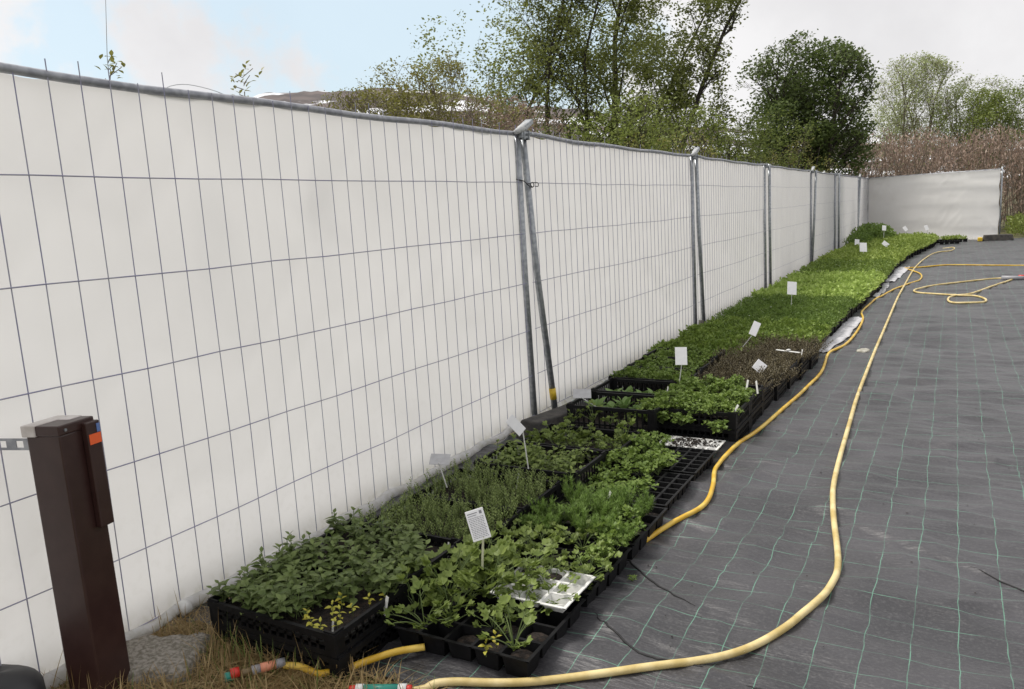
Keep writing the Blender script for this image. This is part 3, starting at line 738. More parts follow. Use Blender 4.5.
# celery seedlings around the front trays: hand placed
cel = [(-1.235,2.06,'celery','celery seedling in the front right corner cell of the front tray',1.0),
 (-1.30,2.02,'yellow','tiny pale sprout beside the front right corner celery seedling',.8),
 (-1.60,2.06,'celery','celery seedling drooping over the front left edge of the front tray',1.1),
 (-1.69,2.14,'celery','celery seedling between the nearest crate and the front tray',1.0),
 (-1.63,2.25,'celery_big','bushy celery seedling left of the white tray',.9),
 (-1.47,2.30,'celery_big','tall bushy celery clump under the big white label card',1.05),
 (-1.31,2.26,'celery','celery seedling standing before the white tray',1.05),
 (-1.25,2.36,'celery','celery seedling leaning across the white tray',.8),
 (-1.55,2.42,'celery','celery seedling just left of the big label card',1.0),
 (-1.42,2.50,'celery','celery seedling at the back left corner of the white tray',1.0)]
cel += [(-1.52,2.12,'celery','celery seedling behind the empty front cells, near the front edge',.95),(-1.72,2.33,'celery_big','celery clump between the second mint crate and front tray',.95),
 (-1.62,2.50,'celery_big','celery clump behind the nearest mint crate corner',.9),(-1.30,2.50,'celery','celery seedling behind the white tray, middle',.9),(-1.19,2.58,'celery','celery seedling at the outer back corner of the white tray',.8)]
cel += [(-1.40,2.38,'celery_big','celery clump right of the big label card stake, behind the white tray corner',1.0),(-1.55,2.28,'celery_big','celery clump just in front of the big label card stake',.95),
 (-1.47,2.46,'celery_big','celery clump directly behind the big label card',.95),(-1.66,2.40,'celery','celery seedling between the second mint crate and the big label card',1.0),(-1.36,2.14,'celery','small celery seedling in the middle of the front tray cells',.75),
 (-1.56,2.16,'celery','celery seedling over the left front cells',.95)]
for x,y,k,lab,s_ in cel: plant(k,'celery_plant' if k!='yellow' else 'sprout',x,y,.07 if y<2.3 else .09,lab,'plant','celery seedlings around the front cell tray',s_*1.2)
fill(-1.42,2.72,.54,.40,.07,5,3,'celery','celery_plant','celery seedling','the tray behind the white tray','plant','celery seedlings behind the white tray',1.0,.12)
fill(-1.42,3.14,.52,.46,.07,6,5,'dill','dill_plant','feathery dill plant','the dill tray','plant','dill plants in the cell tray',.95,.33)
for i,(x,y) in enumerate([(-1.22,2.72),(-1.20,2.84),(-1.24,2.95),(-1.21,3.08)]):
    plant('parsley','parsley_plant',x,y,.07,f'curly parsley hanging over the hose side tray edge, {ORD[i]} counted from the camera','plant','curly parsley along the tray edge',1.05)
for i,(x,y) in enumerate([(-1.52,3.50),(-1.44,3.52),(-1.36,3.60),(-1.58,3.64),(-1.50,3.74),(-1.40,3.78),(-1.63,3.82),(-1.55,3.92),(-1.46,3.95),(-1.36,3.90),(-1.60,4.08),(-1.52,4.14),(-1.43,4.12),(-1.38,4.02),(-1.58,4.26),(-1.50,4.30),(-1.66,4.22)][::1]):
    plant('parsley','parsley_plant',x,y,.06,f'curly parsley in the half empty cell trays before the white tray, {ORD[i]} going away','plant','parsley seedlings in half empty trays',random.uniform(1.0,1.35))
for i,x in enumerate((-1.68,-1.58,-1.46,-1.22)):
    plant('parsley_dense','parsley_plant',x,4.65,.13 if i<3 else .10,f'curly parsley mound at the foot of the nearer stack, {ORD[i]} from the fence','plant','parsley mounds before the nearer stack',1.15)
# left column further: herb crates
crate(-1.93,3.62,.02,.17,'raised black crate of leafy herbs before the fence foot, its corner against the fence', soil=.10)
fill(-1.93,3.62,.56,.38,.125,6,4,'herb','herb_plant','leafy light green herb','the raised herb crate','plant','leafy herbs in the raised crate',1.15,.1)
crate(-1.90,4.10,.0,.17,'black crate of celery next to the dark fence foot', soil=.10)
fill(-1.92,4.10,.56,.38,.10,5,3,'celery','celery_plant','light green celery','the crate beside the fence foot','plant','celery in the crate beside the fence foot',1.0,.12)
crate(-1.90,4.74,0,.24,'deep black crate with a row of pale lettuce, behind the slanted grey card', soil=.10)
fill(-1.90,4.84,.50,.14,.13,5,1,'lettuce','lettuce_plant','pale lettuce plant','first deep crate','plant','lettuce plants in the deep crates',1.1)
fill(-1.92,4.52,.50,.14,.14,4,1,'celery','celery_plant','light celery plant','front of the first deep crate','plant','celery in the deep crate',.8)
crate(-1.92,5.18,0,.24,'second deep black crate with pale lettuce', soil=.10)
fill(-1.92,5.20,.52,.24,.13,5,1,'lettuce','lettuce_plant','pale lettuce plant','second deep crate','plant','lettuce plants in the deep crates',1.1)
for q,yy in enumerate((5.62,6.06,6.50)):
    crate(-1.96-.02*q,yy,.0 ,.24,f'black crate of curly parsley on the fence side, {["nearest","middle","farthest"][q]} of three', soil=.17)
    fill(-1.96-.02*q,yy,.56,.38,.18,5,3,'parsley_dense','parsley_plant','curly parsley plant',f'{["nearest","middle","farthest"][q]} fence side parsley crate','plant','parsley in the fence side crates',.95)
for q,yy in enumerate((4.90,5.30)):
    for lv in range(2):
        crate(-1.435,yy,.11*lv,.11,f'{["lower","upper"][lv]} black crate in the {["nearer","farther"][q]} parsley stack at the hose side', full=(lv==1), soil=.07)
    fill(-1.435,yy,.60,.40,.18,6,4,'parsley_dense','parsley_plant','curly parsley plant',f'{["nearer","farther"][q]} hose side stack','plant','parsley in the hose side stacks',1.0,.08)
for q,yy in enumerate((5.71,6.12,6.53,6.94,7.35)):
    for lv in range(2):
        crate(-1.44+.02*q,yy,.09*lv,.085,f'{["lower","upper"][lv]} black crate under brown thyme, {ORD[q]} pair from the parsley stacks', full=(lv==1), soil=.055)
    fill(-1.44+.02*q,yy,.64,.42,.15,4,3,'brownth','brown_thyme_plant','brownish creeping thyme',f'the {ORD[q]} brown thyme crate','plant','brown creeping thyme clumps',1.6)
# ------------------------------------------------------------------ long green beds: trays below, dense foliage above
def bed_edges(y):
    xr = float(np.interp(y,[6.6,7.6,9,12,14,17,20,22,24,25.2],[-1.6,-1.10,-1.12,-1.02,-.98,-.97,-.86,-.66,-.46,-.42]))
    return -2.50, xr
tp_mesh = mesh_of(crate_mesh(.6,.39,.11), 'crate', 'black')
y = 6.93; n_=0; BC = {}
while y < 25.3:
    xl,xr = bed_edges(y); 
    if y < 7.5: xr = -1.62
    w_ = xr-xl; nc = 2 if w_>1.15 else 1
    if w_>1.75: nc = 3
    for c in range(nc):
        x = xr-.31-.62*c; n_ += 1
        side = ['hose side','fence side','far fence side'][c]
        band = 'mid green' if y<8.6 else 'dark green' if y<10.9 else 'bright green' if y<14.15 else 'white flecked' if y<16.85 else 'far yellow green'
        BC[band,c] = BC.get((band,c),0)+1
        t = empty('plastic_crate', (x,y,0), f'low black crate under the {band} bed, {side}, {ORD[BC[band,c]-1]} going away','crate','low crates under the green beds')
        link('basket', tp_mesh, t); link('soil', soilm(.085), t)
    y += .415
def leafcloud(P, L, w, up=.5, seed=0):
    """P (n,3): one folded leaf (2 tris) per point, random directions"""
    rg = np.random.default_rng(seed); n = len(P)
    az = rg.random(n)*2*np.pi; el = np.clip(rg.normal(up,.45,n),-1.2,1.5)
    d = np.stack([np.cos(az)*np.cos(el),np.sin(az)*np.cos(el),np.sin(el)],-1)
    a2 = rg.normal(0,1,(n,3)); s = np.cross(d,a2); s /= np.linalg.norm(s,axis=1,keepdims=True)+1e-9
    Ls = (L*rg.uniform(.6,1.3,n))[:,None]; ws = Ls*w/2
    nn = np.cross(d,s)
    V = np.stack([P, P+d*Ls*.5-s*ws+nn*ws*.2, P+d*Ls, P+d*Ls*.5+s*ws+nn*ws*.2],1).reshape(-1,3)
    F = np.arange(n*4).reshape(n,4)
    return V,F
def bed(name, label, y0, y1, dens, L, w, mt, hgt=(.10,.21), amp=.05, flecks=0, xl0=None, xr0=None, seed=1, up=.6):
    rg = np.random.default_rng(seed); area=(y1-y0)*1.5; n=int(area*dens)
    y = rg.uniform(y0,y1,n)+rg.normal(0,.05,n); u = rg.random(n)
    xl = np.array([bed_edges(v)[0] for v in (y0,(y0+y1)/2,y1)]); 
    XR = np.interp(y,[6.6,7.6,9,12,14,17,20,22,24,25.2],[-1.6,-1.10,-1.12,-1.02,-.98,-.97,-.86,-.66,-.46,-.42])
    XL = np.full(n,-2.40 if xl0 is None else xl0)+.10*vnoise(y*2.3,y*0+7)+.05*vnoise(y*9,y*0+2); 
    if xr0 is not None: XR = np.minimum(XR, xr0)
    XR = XR + .04*vnoise(y*5,y*0+3)
    x = XL+(XR-XL+.02)*u
    clump = vnoise(x*11+seed*7,y*9)+.5*vnoise(x*23,y*21+seed)      # plants domes
    top = hgt[1]+amp*1.9*clump+.05*vnoise(x*1.9,y*1.6+seed)
    edge = np.clip((XR-x)/.07,0,1)
    z = hgt[0]+(top-hgt[0])*(rg.random(n)**.45)*(.55+.45*edge)
    keepm = (clump > -.42)|(rg.random(n)<.25); P = np.stack([x,y,z],-1)[keepm]
    V_,F_ = leafcloud(P,L*1.12,w,up,seed)
    o = link(name, np_mesh(name,V_,F_,M[mt])); tag(o,label,'plants',None,'stuff')
    if flecks:
        m = MB(); 
        for k in range(flecks):
            xx = random.uniform(-2.4,float(XR.min())-.05); yy = random.uniform(y0,y1); s_=.009
            for q in range(5):
                an=q*1.257; m.add([(xx,yy,.235),(xx+s_*math.cos(an-.4),yy+s_*math.sin(an-.4),.24),(xx+s_*1.4*math.cos(an),yy+s_*1.4*math.sin(an),.238),(xx+s_*math.cos(an+.4),yy+s_*math.sin(an+.4),.24)],[(0,1,2,3)])
        f = m.build('flower', M['fleck'], o)
bed('seedling_bed','mid green leafy seedling bed next to the brown thyme, by the fence',6.75,8.15,9000,.030,.6,'bed_a',(.10,.20),.05,0,-2.42,-1.55,3)
bed('seedling_bed','mid green seedling bed behind the brown thyme, up to the slanted card',7.55,8.7,8500,.030,.6,'bed_a',(.10,.20),.05,0,-2.42,None,4)
bed('seedling_bed','darker fine green seedling bed with a few pale flecks before the bright bed',8.6,10.9,9000,.026,.45,'bed_b',(.10,.21),.04,12,None,None,5,.8)
bed('seedling_bed','bright yellow green seedling bed beyond the upright middle card',10.9,14.2,3600,.045,.65,'bed_c',(.10,.22),.05,0,None,None,6)
bed('seedling_bed','green seedling bed flecked with white flowers beyond the bright bed',14.1,16.9,3400,.040,.5,'bed_d',(.10,.22),.05,55,None,None,7)
bed('seedling_bed','long yellow green seedling bed at the far end of the fence',16.8,25.2,2300,.050,.55,'bed_e',(.10,.24),.05,10,None,None,8)
bed('seedling_bed','low green row of pots just in front of the white cross panel',25.2,26.3,2600,.050,.5,'bed_e',(.10,.26),.05,0,-2.3,None,9)
def bush(name, label, c, rx, ry, rz_, n, L, mt, seed, cat='bush', stemn=10, group=None):
    t = empty(name, (c[0],c[1],c[2]), label, cat, group)
    rg = np.random.default_rng(seed); q = rg.normal(0,1,(n,3)); q /= np.linalg.norm(q,axis=1,keepdims=True)
    r_ = rg.random(n)**.4; P = q*r_[:,None]*np.array([rx,ry,rz_])*(1+.35*vnoise(q[:,0]*2.5+seed,q[:,1]*2.5+q[:,2]*2))[:,None]; P[:,2] = np.abs(P[:,2]+rz_*.75)
    V_,F_ = leafcloud(P,L,.5,.5,seed); link('foliage', np_mesh('foliage',V_,F_,M[mt]), t)
    m = MB()
    for k in range(stemn): 
        d_ = rdir(45,85); m.tube([(0,0,-.02),tuple(d_*rz_*.7),tuple(d_*rz_*1.3)], [.012*rz_,.008*rz_,.004*rz_], 4)
    m.build('stem', M['twig'], t); return t
bush('shrub','mid green leafy shrub clump rising at the fence corner before the cross panel',(-2.05,25.2,.1),.62,1.0,.32,5200,.07,'bed_b',31)
bush('shrub','low green shrub beside the far shrub clump near the fence post',(-2.25,23.3,.1),.35,.8,.22,2200,.06,'bed_b',32)
# separate far pots
for i,(x,y) in enumerate([(-.10,25.1),(.1,25.95),(-.15,25.9),(-.62,25.7)]):
    celltray(x,y,0,.5,.34,4,3,.10,['dark tray standing alone at the outer far bed corner','far tray at the foot of the cross panel, outermost','far tray at the foot of the cross panel, second from outside','far tray at the foot of the cross panel, third from outside'][i],soilfrac=1)
    if i: bush('tray_plant',['','outermost','second','third'][i]+' small green plant clump on a tray before the cross panel',(x,y,.08),.26,.18,.07,420,.05,'bed_e',40+i,'plant',4,'plant clumps before the cross panel')
# pale fleece strips along the bed edge
def strip(pts, w, label, seed):
    pts = catmull([(p[0],p[1],0) for p in pts],8); V=[];F=[]
    for i,p in enumerate(pts):
        for j in range(9):
            u=j/8-.5; ww=w*(1+.35*float(vnoise(np.array(i*.35+seed),np.array(2.+seed))))
            x=p.x+u*ww; y=p.y+.05*float(vnoise(np.array(i*.7),np.array(j*.9)))
            V.append((x,y,float(gh(x,y))+.018+.016*float(vnoise(np.array(i*.6+seed),np.array(j*.8)))))
    for i in range(len(pts)-1):
        for j in range(8): q=i*9+j; F.append((q,q+1,q+10,q+9))
    me=np_mesh('fleece_strip',V,F,mat('grey_fleece',(.42,.42,.44),.85,(.52,.52,.54),12),True)
    o=link('fleece_strip',me); md=o.modifiers.new('s','SOLIDIFY'); md.thickness=.004; tag(o,label,'fleece','pale fleece strips along the bed')
strip([(-1.10,7.9),(-1.03,8.8),(-1.02,9.6),(-1.0,10.3)],.15,'pale fleece strip along the bed edge nearest the camera',2)
strip([(-.97,12.3),(-.93,13.6),(-.95,14.3)],.09,'small pale fleece strip at the bright green bed edge',5)
strip([(-.93,14.6),(-.87,16.2),(-.86,17.6)],.2,'far pale fleece strip near the hose crossing',8)
# ------------------------------------------------------------------ label cards on stakes
def card(base, top, w, h, label, roll=0, yaw=0, pitch=0, text=False, stakew=.006, cm_='card'):
    b = Vector(base); tp = Vector(top); t = empty('label_sign', b, label, 'plant label', 'white label cards on stakes')
    v = tp-b; s_ = MB(); n = Vector((0,1,0)).cross(v).normalized()*stakew*.5; dd = v.normalized()
    e = v+dd*.01; k = Vector((0,.0012,0))
    s_.add([tuple(x) for x in (-n-k,n-k,n+k,-n+k,e-n-k,e+n-k,e+n+k,e-n+k)],[(0,3,2,1),(4,5,6,7),(0,1,5,4),(1,2,6,5),(2,3,7,6),(3,0,4,7)])
    s_.build('stake', M['cream'] if text else M['white'], t)
    m = MB(); m.box(-w/2,w/2,-.0012,.0012,0,h); c = bevel(m.build('card', M[cm_], t), .0008, 1)
    c.location = v+Vector((0,-.004,-.0)); c.rotation_mode='YXZ'; c.rotation_euler = (pitch, roll, yaw)
    if text:
        g = MB(); z = h-.012; rr = random.Random(3)
        g.box(w/2-.018,w/2-.008,-.0019,-.0013,h-.020,h-.008)
        g.box(-w/2+.006,w/2-.026,-.0019,-.0013,h-.014,h-.011); g.box(-w/2+.006,.004,-.0019,-.0013,h-.022,h-.020)
        for i in range(13):
            z = h-.030-i*.0062
            x = -w/2+.006
            while x < w/2-.01:
                l_ = rr.uniform(.003,.009); x1=min(x+l_,w/2-.006); g.box(x,x1,-.0019,-.0013,z-.0011,z+.0009); x = x1+.0022
        g.build('printed_text', M['ink'], c)
    return t
card((-1.515,2.33,.19),(-1.50,2.325,.31),.07,.115,'large printed white label card on a stake above the celery, nearest card',R(-14),R(30),R(-16),True,.009)
card((-2.16,3.05,.18),(-2.19,3.04,.30),.10,.08,'grey blank card tilted nearly flat above the thyme, close to the fence',R(10),R(35),R(-66),cm_='greycard')
card((-1.88,3.39,.20),(-1.90,3.39,.395),.055,.11,'thin card seen edge on, on a tall white stake in the herb crate',R(-38),R(58),R(-10))
card((-1.98,4.57,.22),(-2.09,4.55,.29),.12,.10,'grey tilted card on a slanting stake before the lettuce crates',R(5),R(30),R(-66),cm_='greycard')
card((-1.70,5.37,.20),(-1.675,5.37,.37),.085,.13,'upright white card on a stake above the lettuce and parsley',R(3),R(28),R(-20))
card((-1.63,6.98,.20),(-1.53,6.98,.33),.065,.13,'white card on a long slanting stake before the green bed',R(28),R(28),R(-20))
card((-1.28,6.02,.17),(-1.29,6.02,.215),.085,.085,'diamond shaped white card standing in the brown thyme',R(43),R(28),R(-20))
card((-1.68,9.75,.20),(-1.67,9.75,.37),.11,.16,'upright white card between the darker and the bright green beds',R(8),R(28),R(-20))
for i,(bx,by,lab) in enumerate([(-1.67,18.16,'white card in the far bed, nearest of the far cards'),(-1.35,20.5,'small slanted white card in the far yellow green bed'),(-1.72,24.4,'white card at the top of the far shrub clump'),
        (-1.25,26.6,'small white card before the cross panel, left one'),(-.70,26.6,'small white card before the cross panel, right one'),(-2.1,21.2,'small white card close to the far fence')]):
    hh=[.25,.22,.42,.30,.30,.22][i]
    card((bx,by,.15),(bx+.01,by,hh+.06),.11 if i not in (0,) else .15,.20 if i==0 else .15,lab,R([5,-48,10,-30,-15,10][i]),R(28),R(-20),False,.012)
# small plastic plant tags
for i,(x,y,z,h_,lab) in enumerate([(-1.80,1.81,.13,.045,'small white tag at the front of the nearest crate'),(-1.72,2.00,.15,.04,'small white tag at the right edge of the nearest crate'),
   (-1.77,2.47,.14,.05,'white tag between the mint and thyme crates'),(-1.40,3.28,.13,.055,'upright white tag in the dill tray'),(-1.90,3.30,.15,.05,'white tag before the herb crate'),
   (-1.15,4.75,.22,.05,'white tag at the front edge of the nearer parsley stack'),(-1.12,5.25,.25,.06,'slanted white tag between parsley and brown thyme'),(-1.20,5.30,.25,.05,'short white tag left of the slanted tag'),
   (-1.68,5.05,.24,.04,'white tag behind the lettuce crate'),(-1.10,6.9,.18,.05,'white tag in the brown thyme')]):
    m = MB(); m.box(-.008,.008,-.0012,.0012,-.03,h_); o = m.build('plant_tag', M['white'], None, False, (x,y,z)); o.rotation_euler=(R(-12),R(random.uniform(-25,25)),R(random.uniform(-50,0)))
    tag(o,lab,'plant tag','small plastic plant tags')
m = MB(); m.box(-.13,.10,-.013,.013,0,.006); m.box(-.02,.0,-.02,.02,.009,.02); o=bevel(m.build('white_lath', M['white'], None, False, (-1.17,6.72,.24)),.002); o.rotation_euler.z=R(-25); tag(o,'short whitish lath lying across the brown thyme','lath')
# ------------------------------------------------------------------ hoses
def hose(name, pts, r, m_, label, lift=0., group='yellow garden hoses'):
    P = catmull([(x,y,0) for x,y in pts],10); Q=[]
    for p in P: Q.append((p.x,p.y,float(gh(p.x,p.y))+r*.85+lift))
    z = np.array([q[2] for q in Q]); z2 = np.maximum(z, np.convolve(np.pad(z,6,mode='edge'),np.ones(13)/13,'valid')); z2 = np.convolve(np.pad(z2,3,mode='edge'),np.ones(7)/7,'valid')+.001; 
    b = MB(); b.tube([(q[0],q[1],zz) for q,zz in zip(Q,z2)], r, 10); o=b.build(name, m_, None, True); return tag(o,label,'hose',group)
hose('garden_hose',[(-1.47,1.80),(-1.435,1.823),(-1.399,1.856),(-1.227,1.946),(-1.06,2.045),(-0.843,2.191),(-0.684,2.324),(-0.529,2.504),(-0.436,2.724),(-0.37,2.995),(-0.375,3.276),(-0.464,3.831),(-0.509,4.267),(-0.553,5.26),(-0.594,6.418),(-0.629,8.753),(-0.66,11.601),(-0.666,14.172),(-0.648,17.385),(-0.541,19.694),(-0.361,21.547),(-0.066,21.9),(0.03,22.8),(-.05,23.2),(-0.234,23.377)],.0135,M['hose'],'long pale yellow hose curving from the foreground to the far end')
hose('garden_hose',[(-1.26,2.95),(-1.192,3.099),(-1.151,3.307),(-1.075,3.532),(-1.044,3.684),(-1.063,3.905),(-1.13,4.216),(-1.125,4.501),(-1.085,4.934),(-1.03,5.504),(-.985,6.243),(-0.96,7.031),(-1.0,7.831),(-0.911,8.292),(-0.897,9.252),(-0.922,10.174),(-1.0,10.882),(-.96,11.817),(-0.88,12.527),(-0.798,13.454),(-0.66,14.036),(-0.48,14.9),(-0.516,16.106),(-0.828,17.3),(-0.48,17.55),(0.127,17.719),(1.17,17.502),(2.6,17.4)],.0125,M['hose2'],'bright yellow hose running close along the crates then turning right')
hose('garden_hose',[(0.85,15.043),(0.545,15.072),(-0.166,14.164),(-0.493,13.447),(-0.384,13.04),(-0.019,12.662),(0.08,12.543),(0.283,12.429),(0.403,12.096),(0.327,11.773),(0.043,11.759),(-0.04,12.08),(0.043,12.542),(0.294,13.036),(0.652,14.269),(0.842,14.88)],.0135,M['hose'],'yellow hose lying in loose loops by the spray gun at right')
hd = hose('garden_hose',[(-1.947,1.718),(-1.89,1.734),(-1.807,1.733),(-1.77,1.775),(-1.719,1.817),(-1.683,1.879),(-1.611,1.96),(-1.56,2.0)],.0125,M['hose2'],'short bright yellow hose end in the dry grass before the nearest crate',.02)
def seg(mb, a, b, r0, r1=None): mb.tube([a,b],[r0,r0 if r1 is None else r1],10)
t = empty('hose_connector',(-2.0,1.65,.04),'red and teal tap connector with salmon coupling on a hose end in grass','connector')
A_=Vector((-.062,-.085,0)); B_=Vector((.053,.068,0)); D_=B_-A_
for (a0,a1,r_,mt,nm) in ((0,.16,.016,'teal','valve_knob'),(.10,.25,.018,'redp','valve_lever'),(.25,.45,.013,'brass','brass_union'),(.45,.60,.016,'greyp','coupling'),(.60,.86,.0165,'salmon','grip_ring'),(.86,1.02,.016,'greyp','end_nut')):
    m=MB(); seg(m,A_+D_*a0,A_+D_*a1,r_,r_*.92); o=m.build(nm,M[mt],t,True); 
    if nm=='valve_lever': o.location.z=.008
t = empty('hose_connector',(-1.545,1.745,.03),'teal hose joiner with white ends at the bottom edge of the grass','connector')
D_=Vector((.16,.075,0)); A_=-D_*.5
for (a0,a1,r_,mt,nm) in ((-.10,.02,.014,'redp','red_collar'),(.02,.16,.018,'white','end_nut'),(.16,.80,.0165,'teal','joiner_body'),(.80,.95,.018,'white','end_nut'),(.95,1.04,.014,'redp','red_collar')):
    m=MB(); seg(m,A_+D_*a0,A_+D_*a1,r_); m.build(nm,M[mt],t,True)
t = empty('spray_gun',(.98,15.1,.03),'black spray gun with red ring at the end of the looped hose','spray gun')
m=MB(); seg(m,(-.16,0,0),(-.04,0,.01),.022); m.build('coupling',M['darkgrey'],t,True)
m=MB(); seg(m,(-.04,0,.01),(.05,0,.01),.034); m.build('ring',M['redp'],t,True)
m=MB(); seg(m,(.05,0,.01),(.34,.02,.06),.03,.02); seg(m,(.06,-.02,0),(.25,-.16,0),.022,.018); m.build('handle',M['darkgrey'],t,True)
m=MB(); seg(m,(-.28,-.2,.01),(.05,-.16,.01),.045,.03); m.build('nozzle',M['greyp'],t,True)
# small weeds
def weedsprig(x,y,label,s_=1):
    t=empty('weed',(x,y,float(gh(x,y))),label,'weed'); t.scale=(s_,s_,s_); ms,ml=PLANTS['parsley'][0]; link('stem',ms,t); link('foliage',ml,t)
weedsprig(-1.097,2.795,'tiny green weed sprig on the black fabric beside the trays',.28)
# ------------------------------------------------------------------ dry grass and weeds, lower left
def blades(n, region, mt, hrange, wdt, lie, name, label, seed):
    rg = random.Random(seed); m=MB()
    for k in range(n):
        x,y = region(rg)
        h_=rg.uniform(*hrange); az=rg.uniform(0,6.28); e=R(rg.uniform(2,25) if rg.random()<lie else rg.uniform(45,88))
        d_=Vector((math.cos(az)*math.cos(e),math.sin(az)*math.cos(e),math.sin(e))); s_=d_.cross(Vector((0,0,1))).normalized()*wdt*rg.uniform(.6,1.3)
        b=Vector((x,y,rg.uniform(-.005,.025 if lie>.5 else .005))); vs=[];c=rg.uniform(.2,.9)
        for i in range(4):
            t_=i/3; p_=b+d_*h_*t_+Vector((0,0,-h_*c*.5*t_*t_)); 
            if p_.z<0: p_.z=rg.uniform(.0,.01)
            ww=(1-t_**2)*1
            vs += [tuple(p_-s_*ww*.5),tuple(p_+s_*ww*.5)]
        m.add(vs,[(0,1,3,2),(2,3,5,4),(4,5,7,6)])
    tag(m.build(name,M[mt]),label,'grass',None,'stuff')
def reg(rg):
    while True:
        x=rg.uniform(-2.62,-1.35); y=rg.uniform(1.15,1.80)
        if y > 1.55 and x > -1.5 and rg.random()<.7: continue
        if (x+2.42)**2/.17**2+(y-1.56)**2/.13**2 < 1: continue
        return x,y
blades(7000,reg,'straw',(.06,.19),.0034,.85,'dry_grass','matted dry straw coloured grass in the lower left corner',1)
blades(1100,reg,'grass',(.04,.12),.0024,.2,'green_grass','sparse green grass blades in the lower left corner',2)
blades(26,lambda rg:(rg.uniform(-2.3,-1.75),rg.uniform(1.62,1.74)),'grass',(.14,.24),.0035,0,'tall_grass','taller green blades before the nearest crate',3)
def regh(rg): return rg.uniform(-2.60,-2.42), rg.uniform(1.66,2.2)
blades(700,regh,'straw',(.04,.12),.0022,.8,'dry_grass','dry grass tuft between fence hem and nearest crate',4)
# rolled fabric hem along the near fence foot
hm=MB(); hp=[(FX+.03+.012*math.sin(i*1.7),1.1+i*.12,.045+.008*math.sin(i*2.3)) for i in range(30)]
hm.tube(hp,[.026+.005*math.sin(i*.9) for i in range(30)],10); tag(hm.build('rolled_hem',M['sheet'],None,True),'dirty rolled fabric hem lying along the near fence foot','hem')
m=MB(); m.tube([(0,0,0),(.0,.045,.003)],.031,12); tag(m.build('white_tape',M['white'],None,True,(FX+.035,1.80,.046)),'white tape wrapped round the rolled hem by the slab','tape')
# leaf litter specks on fabric
lm=MB(); rr=random.Random(4)
for k in range(70):
    x=rr.uniform(-1.15,.5); y=rr.uniform(2.1,7); z=float(gh(x,y))+.003; s_=rr.uniform(.002,.006); a_=rr.uniform(0,6)
    lm.add([(x+s_*math.cos(a_+q),y+s_*math.sin(a_+q),z+rr.uniform(0,.002)) for q in (0,1.6,3.1,4.7)],[(0,1,2,3)])
tag(lm.build('debris',M['soil']),'tiny soil crumbs scattered over the black fabric','debris',None,'stuff')
